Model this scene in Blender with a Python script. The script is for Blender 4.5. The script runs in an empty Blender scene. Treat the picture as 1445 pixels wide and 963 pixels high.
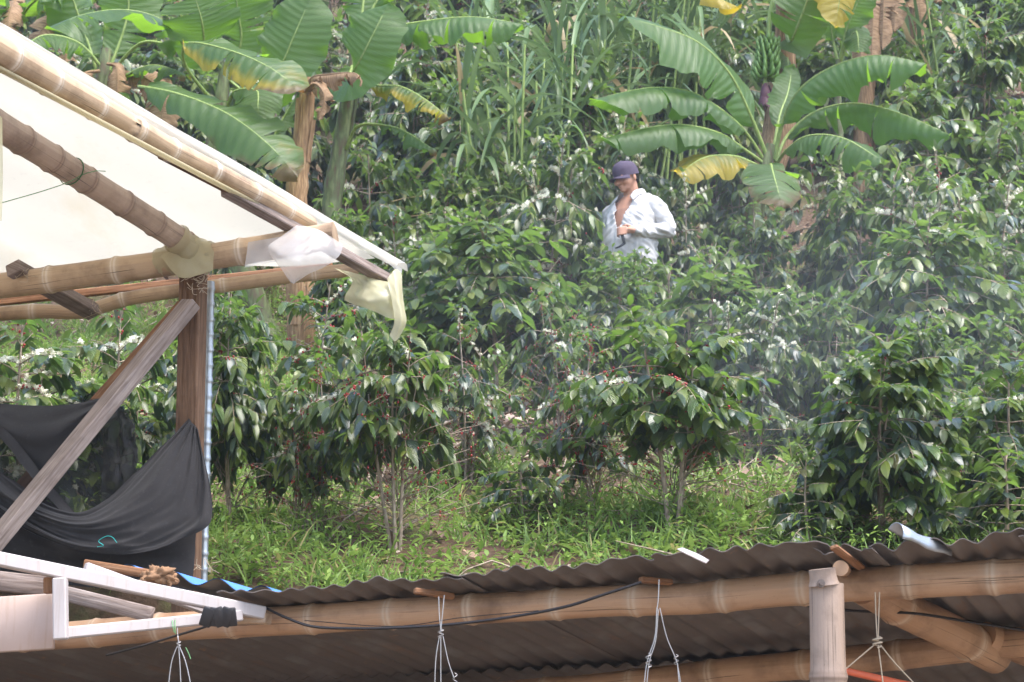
HAZE = 0.0012
EXPO = 2.15
import bpy, math, random
import numpy as np
from mathutils import Vector, Matrix

R = math.radians
rng = np.random.default_rng(7)
random.seed(7)
scene = bpy.context.scene
COL = scene.collection

# ------------------------------------------------------------------ camera
PITCH = 13.0
F = 2696.0            # focal length in pixels of the 1445 wide photograph
CX, CY = 722.5, 481.5
CAMZ = 1.6
cp, sp = math.cos(R(PITCH)), math.sin(R(PITCH))
cam = bpy.data.cameras.new('camera')
camo = bpy.data.objects.new('camera', cam)
COL.objects.link(camo)
camo.location = (0, 0, CAMZ)
camo.rotation_euler = (R(90 + PITCH), 0, 0)
cam.sensor_width = 36
cam.lens = 36 * F / 1445
cam.clip_end = 500
cam.clip_start = 0.1
cam.dof.use_dof = True
cam.dof.focus_distance = 7.4
cam.dof.aperture_fstop = 10.0
scene.camera = camo


def P(px, py, d):
    """world point seen at pixel (px, py) of the photo at ground distance d"""
    x = (px - CX) / F
    y = (CY - py) / F
    dy = cp - sp * y
    dz = sp + cp * y
    k = d / dy
    return np.array([x * k, d, CAMZ + dz * k])


def V3(a):
    return np.asarray(a, float)


def nrm(a):
    a = np.asarray(a, float)
    l = np.linalg.norm(a, axis=-1, keepdims=True)
    return a / np.maximum(l, 1e-9)


# ------------------------------------------------------------------ tags
def tag(o, label=None, cat=None, group=None, kind=None):
    if label: o['label'] = label
    if cat: o['category'] = cat
    if group: o['group'] = group
    if kind: o['kind'] = kind
    return o


def empty(name, loc, label=None, cat=None, group=None, rz=0.0):
    o = bpy.data.objects.new(name, None)
    COL.objects.link(o)
    o.location = tuple(loc)
    o.rotation_euler = (0, 0, rz)
    o.empty_display_size = 0.1
    return tag(o, label, cat, group)


# ------------------------------------------------------------------ mesh gathering
class Geo:
    def __init__(s):
        s.v = []; s.uv = []; s.t = []; s.q = []; s.tr = []; s.n = 0

    def add(s, v, quads=None, tris=None, uv=None, tint=None):
        v = np.asarray(v, float).reshape(-1, 3)
        k = len(v)
        s.v.append(v)
        s.uv.append(np.zeros((k, 2)) if uv is None else np.asarray(uv, float).reshape(-1, 2))
        if tint is None: tint = np.zeros((k, 3))
        tint = np.asarray(tint, float)
        if tint.ndim == 1: tint = np.tile(tint, (k, 1))
        s.t.append(tint)
        if quads is not None and len(quads): s.q.append(np.asarray(quads, int).reshape(-1, 4) + s.n)
        if tris is not None and len(tris): s.tr.append(np.asarray(tris, int).reshape(-1, 3) + s.n)
        s.n += k

    def build(s, name, mat, parent=None, smooth=True, origin=None):
        me = bpy.data.meshes.new(name)
        v = np.concatenate(s.v) if s.v else np.zeros((0, 3))
        if origin is not None: v = v - np.asarray(origin)
        uv = np.concatenate(s.uv); t = np.concatenate(s.t)
        q = np.concatenate(s.q) if s.q else np.zeros((0, 4), int)
        tr = np.concatenate(s.tr) if s.tr else np.zeros((0, 3), int)
        loops = np.concatenate([q.ravel(), tr.ravel()]).astype(np.int32)
        nq, nt = len(q), len(tr)
        me.vertices.add(len(v)); me.vertices.foreach_set('co', v.astype(np.float32).ravel())
        me.loops.add(len(loops)); me.loops.foreach_set('vertex_index', loops)
        me.polygons.add(nq + nt)
        ls = np.concatenate([np.arange(nq) * 4, nq * 4 + np.arange(nt) * 3]).astype(np.int32)
        me.polygons.foreach_set('loop_start', ls)
        me.polygons.foreach_set('use_smooth', np.full(nq + nt, bool(smooth)))
        ul = me.uv_layers.new(name='UVMap')
        ul.data.foreach_set('uv', uv[loops].astype(np.float32).ravel())
        at = me.attributes.new('tint', 'FLOAT_COLOR', 'POINT')
        at.data.foreach_set('color', np.concatenate([t, np.ones((len(t), 1))], 1).astype(np.float32).ravel())
        me.update(calc_edges=True)
        me.validate()
        for m in (mat if isinstance(mat, (list, tuple)) else [mat]): me.materials.append(m)
        o = bpy.data.objects.new(name, me)
        COL.objects.link(o)
        if origin is not None and parent is None: o.location = tuple(origin)
        if parent is not None: o.parent = parent
        return o


FLAT = set()      # materials of sawn, square-edged pieces


def build_at(g, name, mat, root, smooth=True):
    """part whose vertices are in world space, under an Empty at root.location (rotation 0)"""
    if mat in FLAT: smooth = False
    o = g.build(name, mat, None, smooth)
    o.data.transform(Matrix.Translation(-Vector(root.location)))
    o.parent = root
    return o


def grid_quads(nu, nv):
    i = np.arange(nu - 1)[:, None] * nv + np.arange(nv - 1)[None, :]
    i = i.ravel()
    return np.stack([i, i + nv, i + nv + 1, i + 1], 1)


def tube(g, pts, rad, sides=6, tint=None, cap=True, uvscale=1.0):
    """round tube through pts, rad scalar or per point; uv = (angle fraction, metres along)"""
    pts = V3(pts); n = len(pts)
    rad = np.full(n, rad, float) if np.ndim(rad) == 0 else np.asarray(rad, float)
    T = np.zeros_like(pts)
    T[1:-1] = pts[2:] - pts[:-2]; T[0] = pts[1] - pts[0]; T[-1] = pts[-1] - pts[-2]
    T = nrm(T)
    ref = np.array([0, 0, 1.0]) if abs(T[0][2]) < 0.9 else np.array([0, 1.0, 0])
    s = nrm(np.cross(T[0], ref))
    S = np.zeros_like(pts)
    for i in range(n):
        s = s - T[i] * np.dot(s, T[i]); s = nrm(s); S[i] = s
    U = np.cross(S, T)
    a = np.linspace(0, 2 * math.pi, sides + 1)
    ring = S[:, None, :] * np.cos(a)[None, :, None] + U[:, None, :] * np.sin(a)[None, :, None]
    v = pts[:, None, :] + ring * rad[:, None, None]
    L = np.concatenate([[0], np.cumsum(np.linalg.norm(np.diff(pts, axis=0), axis=1))])
    uv = np.zeros((n, sides + 1, 2)); uv[:, :, 0] = (a / (2 * math.pi))[None, :]; uv[:, :, 1] = L[:, None] * uvscale
    if tint is not None:
        tint = np.asarray(tint, float)
        if tint.ndim == 2: tint = np.repeat(tint[:, None, :], sides + 1, 1).reshape(-1, 3)
    g.add(v.reshape(-1, 3), grid_quads(n, sides + 1), None, uv.reshape(-1, 2), tint)
    if cap:
        tt = None if tint is None else (tint if tint.ndim == 1 else tint[0])
        for k, c in ((0, pts[0]), (n - 1, pts[-1])):
            vv = np.concatenate([v[k, :-1], [c]])
            m = sides
            tr = [[j, (j + 1) % m, m] if k else [(j + 1) % m, j, m] for j in range(m)]
            g.add(vv, None, tr, np.tile([[0.5, L[k] * uvscale]], (m + 1, 1)), tt)


def catmull(pts, n):
    p = V3(pts)
    if len(p) == 2:
        t = np.linspace(0, 1, n)[:, None]
        return p[0] * (1 - t) + p[1] * t
    d = np.concatenate([[0], np.cumsum(np.linalg.norm(np.diff(p, axis=0), axis=1))])
    m = np.zeros_like(p)
    m[1:-1] = (p[2:] - p[:-2]) / (d[2:] - d[:-2])[:, None]
    m[0] = (p[1] - p[0]) / (d[1] - d[0]); m[-1] = (p[-1] - p[-2]) / (d[-1] - d[-2])
    x = np.linspace(0, d[-1], n)
    k = np.clip(np.searchsorted(d, x, side='right') - 1, 0, len(p) - 2)
    h = (d[k + 1] - d[k]); t = (x - d[k]) / h
    t = t[:, None]; h = h[:, None]
    return ((2 * t**3 - 3 * t**2 + 1) * p[k] + (t**3 - 2 * t**2 + t) * h * m[k]
            + (-2 * t**3 + 3 * t**2) * p[k + 1] + (t**3 - t**2) * h * m[k + 1])


def box(g, c, ax, ay, az, tint=None, bev=0.004):
    """box with centre c and half-axis vectors ax, ay, az, edges bevelled by bev"""
    c, ax, ay, az = map(V3, (c, ax, ay, az))
    A = [ax, ay, az]
    ln = [np.linalg.norm(a) for a in A]
    bm_v = []; idx = {}
    b = [min(bev, l * 0.4) / l for l in ln]
    for f in range(3):
        for sg in (-1, 1):
            o1, o2 = (f + 1) % 3, (f + 2) % 3
            for (s1, s2) in ((-1, -1), (1, -1), (1, 1), (-1, 1)):
                p = c + A[f] * sg + A[o1] * s1 * (1 - b[o1]) + A[o2] * s2 * (1 - b[o2])
                sg3 = [0, 0, 0]; sg3[f] = sg; sg3[o1] = s1; sg3[o2] = s2
                idx[(f, tuple(sg3))] = len(bm_v); bm_v.append(p)
    q = []; t = []
    for f in range(3):
        o1, o2 = (f + 1) % 3, (f + 2) % 3
        for sg in (-1, 1):
            ids = []
            for (s1, s2) in ((-1, -1), (1, -1), (1, 1), (-1, 1)):
                k = [0, 0, 0]; k[f] = sg; k[o1] = s1; k[o2] = s2
                ids.append(idx[(f, tuple(k))])
            q.append(ids if sg > 0 else ids[::-1])
    for f in range(3):          # edges along axis f
        o1, o2 = (f + 1) % 3, (f + 2) % 3
        for s1 in (-1, 1):
            for s2 in (-1, 1):
                def K(ff, sf):
                    k = [0, 0, 0]; k[f] = sf; k[o1] = s1; k[o2] = s2
                    return idx[(ff, tuple(k))]
                ids = [K(o1, -1), K(o1, 1), K(o2, 1), K(o2, -1)]
                q.append(ids if s1 * s2 < 0 else ids[::-1])
    for s0 in (-1, 1):
        for s1 in (-1, 1):
            for s2 in (-1, 1):
                k = (s0, s1, s2)
                ids = [idx[(0, k)], idx[(1, k)], idx[(2, k)]]
                t.append(ids if s0 * s1 * s2 > 0 else ids[::-1])
    v = np.array(bm_v)
    # uv: metres along the longest axis
    L = int(np.argmax(ln)); d = A[L] / ln[L]
    o = A[(L + 1) % 3] / ln[(L + 1) % 3]; o2 = A[(L + 2) % 3] / ln[(L + 2) % 3]
    rel = v - c
    uv = np.stack([rel @ o + rel @ o2, rel @ d], 1)
    g.add(v, q, t, uv, tint)


def beam(g, p0, p1, w, h, roll=0.0, up=(0, 0, 1), tint=None, bev=0.004):
    p0, p1 = V3(p0), V3(p1)
    d = nrm(p1 - p0)
    s = nrm(np.cross(d, V3(up))); u = np.cross(s, d)
    c, si = math.cos(R(roll)), math.sin(R(roll))
    s, u = s * c + u * si, u * c - s * si
    box(g, (p0 + p1) / 2, d * np.linalg.norm(p1 - p0) / 2, s * w / 2, u * h / 2, tint, bev)


def patch(g, curves, nu, nv, disp=None, tint=None):
    """sheet lofted through a list of polylines (rows); disp(u, v) -> world offset array"""
    rows = [catmull(c, nu) for c in curves]
    rows = np.stack(rows)                      # k, nu, 3
    if len(rows) == 2:
        t = np.linspace(0, 1, nv)[:, None, None]
        g3 = rows[0] * (1 - t) + rows[1] * t
    else:
        g3 = np.stack([catmull(rows[:, i], nv) for i in range(nu)], 1)
    u = np.linspace(0, 1, nu)[None, :]; v = np.linspace(0, 1, nv)[:, None]
    if disp is not None:
        g3 = g3 + disp(u, v)
    uv = np.stack(np.broadcast_arrays(u, v), -1)
    g.add(g3.reshape(-1, 3), grid_quads(nv, nu), None, uv.reshape(-1, 2), tint)


# ------------------------------------------------------------------ materials
class NT:
    def __init__(s, name):
        s.m = bpy.data.materials.new(name); s.m.use_nodes = True
        s.t = s.m.node_tree; s.t.nodes.clear()
        s.out = s.t.nodes.new('ShaderNodeOutputMaterial')

    def n(s, typ, ins=None, **kw):
        nd = s.t.nodes.new('ShaderNode' + typ)
        for k, v in kw.items(): setattr(nd, k, v)
        for k, v in (ins or {}).items(): s.set(nd, k, v)
        return nd

    def set(s, nd, k, v):
        sock = nd.inputs[k]
        if isinstance(v, bpy.types.NodeSocket): s.t.links.new(v, sock)
        elif isinstance(v, bpy.types.Node): s.t.links.new(v.outputs[0], sock)
        else:
            if sock.type == 'RGBA' and len(v) == 3: v = (*v, 1)
            sock.default_value = v

    def mix(s, f, a, b, mode='MIX'):
        nd = s.n('Mix', data_type='RGBA', blend_type=mode, clamp_factor=True)
        s.set(nd, 0, f); s.set(nd, 6, a); s.set(nd, 7, b)
        return nd.outputs[2]

    def math(s, op, a, b=0.0, clamp=False):
        nd = s.n('Math', operation=op, use_clamp=clamp); s.set(nd, 0, a); s.set(nd, 1, b)
        return nd.outputs[0]

    def ramp(s, f, stops):
        nd = s.n('ValToRGB', {0: f}); e = nd.color_ramp.elements
        while len(e) < len(stops): e.new(0.5)
        for x, (p, c) in zip(e, stops):
            x.position = p; x.color = (*c, 1) if len(c) == 3 else c
        return nd.outputs[0]

    def noise(s, vec, scale, detail=4, rough=0.55, dist=0.0):
        nd = s.n('TexNoise', {'Scale': scale, 'Detail': detail, 'Roughness': rough, 'Distortion': dist})
        if vec is not None: s.set(nd, 'Vector', vec)
        return nd.outputs[0]

    def coord(s, kind='Object'):
        return s.n('TexCoord').outputs[kind]

    def scaled(s, vec, sc):
        return s.n('Mapping', {'Vector': vec, 'Scale': sc}).outputs[0]

    def bump(s, h, strength=0.3, dist=0.01):
        return s.n('Bump', {'Height': h, 'Strength': strength, 'Distance': dist}).outputs[0]

    def pbr(s, color, rough=0.6, bump=None, spec=0.5, metal=0.0, **kw):
        nd = s.n('BsdfPrincipled', {'Base Color': color, 'Roughness': rough, 'Metallic': metal, 'Specular IOR Level': spec})
        if bump is not None: s.set(nd, 'Normal', bump)
        for k, v in kw.items(): s.set(nd, k, v)
        return nd.outputs[0]

    def done(s, sh):
        s.t.links.new(sh, s.out.inputs[0]); return s.m


def tint_rgb(m):
    a = m.n('Attribute', attribute_name='tint')
    sep = m.n('SeparateColor', {0: a.outputs['Color']})
    return sep.outputs[0], sep.outputs[1], sep.outputs[2]


def mat_coffee_leaf():
    m = NT('coffee_leaf')
    new, rnd, old = tint_rgb(m)
    base = m.mix(m.math('POWER', rnd, 1.4), (0.046, 0.086, 0.060), (0.122, 0.198, 0.100))
    fresh = m.mix(rnd, (0.19, 0.34, 0.035), (0.42, 0.48, 0.06))
    col = m.mix(new, base, fresh)
    col = m.mix(old, col, (0.24, 0.19, 0.035))
    uv = m.coord('UV'); sep = m.n('SeparateXYZ', {0: uv})
    av = m.math('ABSOLUTE', sep.outputs[1])
    ph = m.math('SUBTRACT', m.math('MULTIPLY', sep.outputs[0], 54.0), m.math('MULTIPLY', av, 16.0))
    h = m.math('SINE', ph)
    mid = m.math('GREATER_THAN', 0.06, av)
    col = m.mix(m.math('MULTIPLY', mid, 0.35), col, (0.12, 0.2, 0.05))
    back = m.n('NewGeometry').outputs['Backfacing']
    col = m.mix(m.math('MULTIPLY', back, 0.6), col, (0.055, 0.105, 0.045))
    bmp = m.bump(h, 1.0, 0.007)
    rough = m.math('ADD', m.math('MULTIPLY', back, 0.25), m.math('ADD', 0.26, m.math('MULTIPLY', rnd, 0.16)))
    p = m.pbr(col, rough, bmp, 1.0, **{'Coat Weight': 0.65, 'Coat Roughness': 0.24})
    tr = m.n('BsdfTranslucent', {'Color': m.mix(0.6, col, (0.16, 0.30, 0.03))})
    mx = m.n('MixShader', {0: m.math('ADD', 0.26, m.math('MULTIPLY', new, 0.2)), 1: p, 2: tr.outputs[0]})
    return m.done(mx.outputs[0])


def mat_simple_leaf(name, a, b, dry=(0.2, 0.13, 0.05), trans=0.3, rough=0.45):
    m = NT(name)
    r0, rnd, old = tint_rgb(m)
    col = m.mix(rnd, a, b)
    col = m.mix(old, col, dry)
    p = m.pbr(col, rough, None, 0.4)
    tr = m.n('BsdfTranslucent', {'Color': col})
    mx = m.n('MixShader', {0: trans, 1: p, 2: tr.outputs[0]})
    return m.done(mx.outputs[0])


def mat_banana_leaf():
    m = NT('banana_leaf')
    yel, rnd, old = tint_rgb(m)
    uv = m.coord('UV'); sep = m.n('SeparateXYZ', {0: uv})
    st = m.noise(m.scaled(uv, (34, 1.2, 1)), 3.0, 3)
    g = m.mix(rnd, (0.028, 0.068, 0.017), (0.062, 0.120, 0.026))
    col = m.mix(m.math('MULTIPLY', st, 0.7), g, m.mix(0.5, g, (0.12, 0.21, 0.05)))
    vs = m.math('SUBTRACT', m.math('MULTIPLY', sep.outputs[0], 150.0), m.math('MULTIPLY', m.math('ABSOLUTE', sep.outputs[1]), 26.0))
    vein = m.math('MULTIPLY', m.math('ADD', m.math('SINE', vs), 1.0), 0.5)
    broad = m.noise(m.scaled(uv, (16, .8, 1)), 2.0, 3)
    col = m.mix(m.math('MULTIPLY', m.math('POWER', vein, 4.0), 0.22), col, (0.105, 0.17, 0.045))
    col = m.mix(m.math('MULTIPLY', m.math('SUBTRACT', broad, 0.5), 2.0, True), col, (0.105, 0.175, 0.06))  # pale bands between the veins, whitish sheen painted into the colour
    n2 = m.noise(m.scaled(uv, (9, 1.5, 1)), 2.0, 4)
    ye = m.math('MULTIPLY_ADD', n2, 1.0); nd = ye.node; m.set(nd, 2, m.math('SUBTRACT', m.math('MULTIPLY', yel, 1.5), 1.12))
    yf = m.math('MULTIPLY', ye, 2.2, True)
    col = m.mix(yf, col, (0.44, 0.31, 0.012))
    bf = m.math('MULTIPLY', m.math('SUBTRACT', m.math('ADD', old, m.math('MULTIPLY', n2, 0.6)), 0.72), 5.0, True)
    col = m.mix(bf, col, (0.16, 0.085, 0.035))
    back = m.n('NewGeometry').outputs['Backfacing']
    pale = m.mix(0.35, col, (0.13, 0.20, 0.07))
    col2 = m.mix(m.math('MULTIPLY', back, 0.7), col, pale)
    bmp = m.bump(m.math('ADD', m.noise(m.scaled(uv, (110, 0.5, 1)), 2.0, 2), m.math('MULTIPLY', vein, 0.6)), 0.7, 0.012)
    p = m.pbr(col2, 0.38, bmp, 0.5)
    tr = m.n('BsdfTranslucent', {'Color': m.mix(bf, m.mix(yf, (0.20, 0.38, 0.025), (0.62, 0.46, 0.03)), (0.2, 0.1, 0.03))})
    mx = m.n('MixShader', {0: 0.52, 1: p, 2: tr.outputs[0]})
    return m.done(mx.outputs[0])


def mat_dry_leaf():
    m = NT('dry_banana_leaf')
    uv = m.coord('UV')
    st = m.noise(m.scaled(uv, (30, 2, 1)), 3.0, 4)
    col = m.ramp(st, [(0.25, (0.13, 0.075, 0.04)), (0.55, (0.33, 0.21, 0.12)), (0.8, (0.46, 0.33, 0.21))])
    p = m.pbr(col, 0.75, m.bump(st, 0.5, 0.01), 0.2)
    tr = m.n('BsdfTranslucent', {'Color': col})
    return m.done(m.n('MixShader', {0: 0.25, 1: p, 2: tr.outputs[0]}).outputs[0])


def mat_bark(name, stops, scale=(14, 14, 4), rough=0.85):
    m = NT(name)
    n = m.noise(m.scaled(m.coord('Object'), scale), 3.0, 5)
    col = m.ramp(n, stops)
    return m.done(m.pbr(col, rough, m.bump(n, 0.5, 0.01), 0.25))


def mat_bamboo(name, a, b, c, dirt=0.5):
    """a, b: culm colours, c: node rings; tint.r = nearness of a node"""
    m = NT(name)
    node, rnd, _ = tint_rgb(m)
    uv = m.coord('UV')
    st = m.noise(m.scaled(uv, (14, 1.1, 1)), 3.5, 5, 0.6)
    blot = m.noise(m.coord('Object'), 5.0, 5, 0.6)
    col = m.mix(m.math('MULTIPLY', st, 1.0), a, b)
    d = m.math('MULTIPLY', m.math('SUBTRACT', blot, 0.48), 6.5 * dirt, True)
    col = m.mix(d, col, (a[0] * 0.45, a[1] * 0.42, a[2] * 0.40))
    spk = m.noise(m.scaled(uv, (22, 30, 1)), 3.0, 2)
    col = m.mix(m.math('MULTIPLY', m.math('SUBTRACT', spk, 0.68), 6.0, True), col, (0.06, 0.04, 0.03))
    col = m.mix(m.math('MULTIPLY', node, 0.85), col, c)
    crk = m.noise(m.scaled(uv, (26, 0.9, 1)), 2.0, 2)
    col = m.mix(m.math('MULTIPLY', m.math('SUBTRACT', crk, 0.635), 14.0, True), col, tuple(x * 0.22 for x in a))
    h = m.math('ADD', m.math('MULTIPLY', st, 0.6), m.math('MULTIPLY', spk, 0.4))
    return m.done(m.pbr(col, 0.55, m.bump(h, 0.25, 0.006), 0.35))


def mat_wood(name, stops, rough=0.8):
    m = NT(name)
    uv = m.coord('UV')
    n = m.noise(m.scaled(uv, (28, 1.6, 1)), 3.0, 6, 0.62, 0.3)
    b = m.noise(m.coord('Object'), 6.0, 4)
    col = m.ramp(n, stops)
    col = m.mix(m.math('MULTIPLY', m.math('SUBTRACT', b, 0.5), 2.5, True), col, tuple(x * 0.55 for x in stops[0][1]))
    return m.done(m.pbr(col, rough, m.bump(n, 0.6, 0.008), 0.2))


def mat_flat(name, col, rough=0.6, var=0.25, scale=12.0, metal=0.0, spec=0.4, bump=0.15):
    m = NT(name)
    n = m.noise(m.coord('Object'), scale, 5, 0.6)
    c = m.mix(n, tuple(x * (1 - var) for x in col), tuple(min(1, x * (1 + var)) for x in col))
    return m.done(m.pbr(c, rough, m.bump(n, bump, 0.005), spec, metal))


def mat_painted(name, col):
    m = NT(name)
    oc = m.coord('Object')
    n = m.noise(oc, 11.0, 5, 0.6)
    run = m.noise(m.scaled(oc, (60, 60, 5)), 1.0, 4)
    chip = m.noise(oc, 55.0, 4, 0.7)
    c = m.mix(n, tuple(x * .84 for x in col), tuple(min(1, x * 1.1) for x in col))
    c = m.mix(m.math('MULTIPLY', m.math('SUBTRACT', run, 0.55), 2.6, True), c, (col[0] * .66, col[1] * .54, col[2] * .42))
    c = m.mix(m.math('MULTIPLY', m.math('SUBTRACT', chip, 0.70), 14.0, True), c, (0.13, 0.085, 0.06))
    return m.done(m.pbr(c, 0.5, m.bump(n, 0.12, 0.005), 0.4))


def mat_plastic_sheet(name, col, trans, alpha=1.0):
    m = NT(name)
    n = m.noise(m.coord('Object'), 2.2, 4)
    fine = m.noise(m.coord('Object'), 30.0, 3)
    stn = m.noise(m.scaled(m.coord('Object'), (1, .35, .35)), 3.0, 6, .65)
    c = m.mix(m.math('MULTIPLY', n, 0.8), col, tuple(x * 0.84 for x in col))
    c = m.mix(m.math('MULTIPLY', m.math('SUBTRACT', stn, 0.55), 4.0, True), c, (col[0] * .84, col[1] * .78, col[2] * .66))
    c = m.mix(m.math('MULTIPLY', m.math('SUBTRACT', fine, 0.62), 4.0, True), c, tuple(x * 0.8 for x in col))
    p = m.pbr(c, 0.28, m.bump(n, 0.3, 0.02), 0.45)
    tr = m.n('BsdfTranslucent', {'Color': c})
    sh = m.n('MixShader', {0: trans, 1: p, 2: tr.outputs[0]}).outputs[0]
    if alpha < 1:
        tp = m.n('BsdfTransparent')
        sh = m.n('MixShader', {0: alpha, 1: tp.outputs[0], 2: sh}).outputs[0]
    return m.done(sh)


def mat_cloth(name, col, alpha=1.0):
    m = NT(name)
    oc = m.coord('Object')
    n = m.noise(oc, 9.0, 5)
    w = m.noise(oc, 420.0, 2)
    c = m.mix(n, tuple(x * 0.8 for x in col), tuple(x * 1.5 for x in col))
    fz = m.noise(oc, 60.0, 3)
    c = m.mix(m.math('MULTIPLY', m.math('SUBTRACT', fz, 0.6), 3.0, True), c, tuple(x * 2.4 for x in col))
    sh = m.pbr(c, 0.9, m.bump(w, 0.5, 0.003), 0.03, **{'Sheen Weight': 0.08, 'Sheen Roughness': 0.6})
    if alpha < 1:
        tp = m.n('BsdfTransparent')
        f = m.math('ADD', alpha - 0.15, m.math('MULTIPLY', m.noise(oc, 7.0, 3), 0.3), True)
        sh = m.n('MixShader', {0: f, 1: tp.outputs[0], 2: sh}).outputs[0]
    return m.done(sh)


def mat_roof():
    m = NT('weathered_roof_sheet')
    node, rnd, _ = tint_rgb(m)
    uv = m.coord('UV')
    n = m.noise(m.coord('Object'), 3.0, 6, 0.65)
    st = m.noise(m.scaled(uv, (30, 1.5, 1)), 2.0, 5)
    col = m.mix(n, (0.092, 0.078, 0.070), (0.20, 0.172, 0.155))
    col = m.mix(m.math('MULTIPLY', st, 0.6), col, (0.10, 0.075, 0.06))
    spots = m.noise(m.coord('Object'), 26.0, 3)
    col = m.mix(m.math('MULTIPLY', m.math('SUBTRACT', spots, 0.66), 7.0, True), col, (0.30, 0.16, 0.08))
    col = m.mix(m.math('MULTIPLY', rnd, 0.4), col, (0.09, 0.075, 0.065))
    rs = m.noise(m.scaled(uv, (7, 1.0, 1)), 2.0, 5, .7)
    col = m.mix(m.math('MULTIPLY', m.math('SUBTRACT', rs, 0.57), 5.0, True), col, (0.17, 0.095, 0.055))
    gy = m.noise(m.scaled(uv, (4, 2.0, 1)), 2.0, 3)
    col = m.mix(m.math('MULTIPLY', m.math('SUBTRACT', gy, 0.5), 3.0, True), col, (0.185, 0.175, 0.168))
    return m.done(m.pbr(col, 0.75, m.bump(m.math('ADD', n, st), 0.3, 0.006), 0.3))


def mat_soil():
    m = NT('soil')
    oc = m.coord('Object')
    n = m.noise(oc, 1.3, 8, 0.65)
    f = m.noise(oc, 22.0, 6, 0.7)
    col = m.ramp(f, [(0.25, (0.045, 0.028, 0.018)), (0.55, (0.115, 0.072, 0.046)), (0.8, (0.21, 0.15, 0.10))])
    grn = m.mix(m.noise(oc, 40.0, 3), (0.035, 0.07, 0.015), (0.10, 0.16, 0.04))
    col = m.mix(m.math('MULTIPLY', m.math('SUBTRACT', n, 0.5), 5.0, True), col, grn)
    return m.done(m.pbr(col, 0.95, m.bump(f, 0.8, 0.03), 0.15))


M = {}
M['coffee'] = mat_coffee_leaf()
M['twig'] = mat_bark('coffee_bark', [(0.3, (0.15, 0.11, 0.08)), (0.55, (0.30, 0.235, 0.17)), (0.75, (0.42, 0.36, 0.285))])
M['petal'] = mat_flat('blossom_white', (0.74, 0.71, 0.56), 0.6, 0.10)
m_ = NT('coffee_cherry'); a0, a1, a2 = tint_rgb(m_)
M['cherry'] = m_.done(m_.pbr(m_.mix(a0, m_.mix(a1, (0.20, 0.012, 0.015), (0.36, 0.03, 0.02)), (0.22, 0.24, 0.03)), 0.3, None, 0.5))
M['banana'] = mat_banana_leaf()
M['dry'] = mat_dry_leaf()
M['petiole'] = mat_bark('banana_petiole', [(0.3, (0.13, 0.19, 0.04)), (0.6, (0.24, 0.31, 0.09)), (0.8, (0.30, 0.33, 0.12))], (20, 20, 3), 0.5)
M['pseudo_green'] = mat_bark('banana_stem_green', [(0.32, (0.10, 0.055, 0.04)), (0.5, (0.10, 0.12, 0.05)), (0.65, (0.17, 0.19, 0.085)), (0.8, (0.18, 0.10, 0.06))], (9, 9, 2), 0.6)
M['pseudo_dry'] = mat_bark('banana_stem_dry', [(0.25, (0.08, 0.045, 0.025)), (0.5, (0.24, 0.14, 0.07)), (0.75, (0.40, 0.27, 0.15))], (24, 24, 2), 0.8)
M['fruit'] = mat_flat('green_banana', (0.085, 0.165, 0.03), 0.45, 0.35, 18)
M['bud'] = mat_flat('banana_flower_purple', (0.075, 0.022, 0.035), 0.6, 0.5, 20)
M['cane'] = mat_simple_leaf('cane_leaf', (0.075, 0.13, 0.045), (0.17, 0.25, 0.10), (0.42, 0.31, 0.17), 0.35, 0.4)
M['weed'] = mat_simple_leaf('weed_leaf', (0.10, 0.19, 0.03), (0.27, 0.38, 0.085), (0.36, 0.30, 0.12), 0.42, 0.5)
M['litter'] = mat_simple_leaf('dead_leaf', (0.12, 0.072, 0.05), (0.32, 0.21, 0.145), (0.46, 0.36, 0.28), 0.15, 0.75)
M['soil'] = mat_soil()
M['bamboo'] = mat_bamboo('bamboo_tan', (0.33, 0.215, 0.125), (0.47, 0.345, 0.22), (0.55, 0.46, 0.36), 0.6)
M['bamboo_grey'] = mat_bamboo('bamboo_weathered', (0.340, 0.247, 0.180), (0.493, 0.373, 0.284), (0.209, 0.140, 0.100), 0.5)
M['bamboo_shed'] = mat_bamboo('bamboo_brown', (0.30, 0.17, 0.095), (0.42, 0.26, 0.155), (0.44, 0.33, 0.235), 0.6)
M['bamboo_post'] = mat_bamboo('bamboo_post_pale', (0.235, 0.165, 0.125), (0.335, 0.25, 0.195), (0.17, 0.115, 0.085), 0.7)
M['timber'] = mat_wood('post_timber', [(0.3, (0.070, 0.035, 0.019)), (0.55, (0.136, 0.076, 0.044)), (0.8, (0.197, 0.121, 0.075))])
M['timber_grey'] = mat_wood('weathered_timber', [(0.3, (0.117, 0.082, 0.066)), (0.55, (0.234, 0.183, 0.156)), (0.8, (0.343, 0.289, 0.257))])
M['timber_red'] = mat_wood('sawn_timber', [(0.3, (0.133, 0.058, 0.027)), (0.55, (0.257, 0.129, 0.066)), (0.8, (0.328, 0.187, 0.109))])
M['cutwood'] = mat_wood('pale_cut_wood', [(0.3, (0.281, 0.179, 0.109)), (0.55, (0.406, 0.289, 0.195)), (0.8, (0.484, 0.374, 0.281))])
M['sheet'] = mat_plastic_sheet('plastic_film', (0.56, 0.515, 0.42), 0.5)
M['wrap'] = mat_plastic_sheet('plastic_wrap', (0.60, 0.53, 0.33), 0.45, 0.74)
M['scrap'] = mat_plastic_sheet('plastic_scrap_clear', (0.655, 0.616, 0.593), 0.35, 0.52)
M['scrap_y'] = mat_plastic_sheet('plastic_scrap_yellow', (0.640, 0.593, 0.390), 0.45, 0.86)
M['cloth'] = mat_cloth('shade_cloth_black', (0.023, 0.021, 0.021))
M['net'] = mat_cloth('shade_net_black', (0.020, 0.019, 0.020), 0.74)
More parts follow.
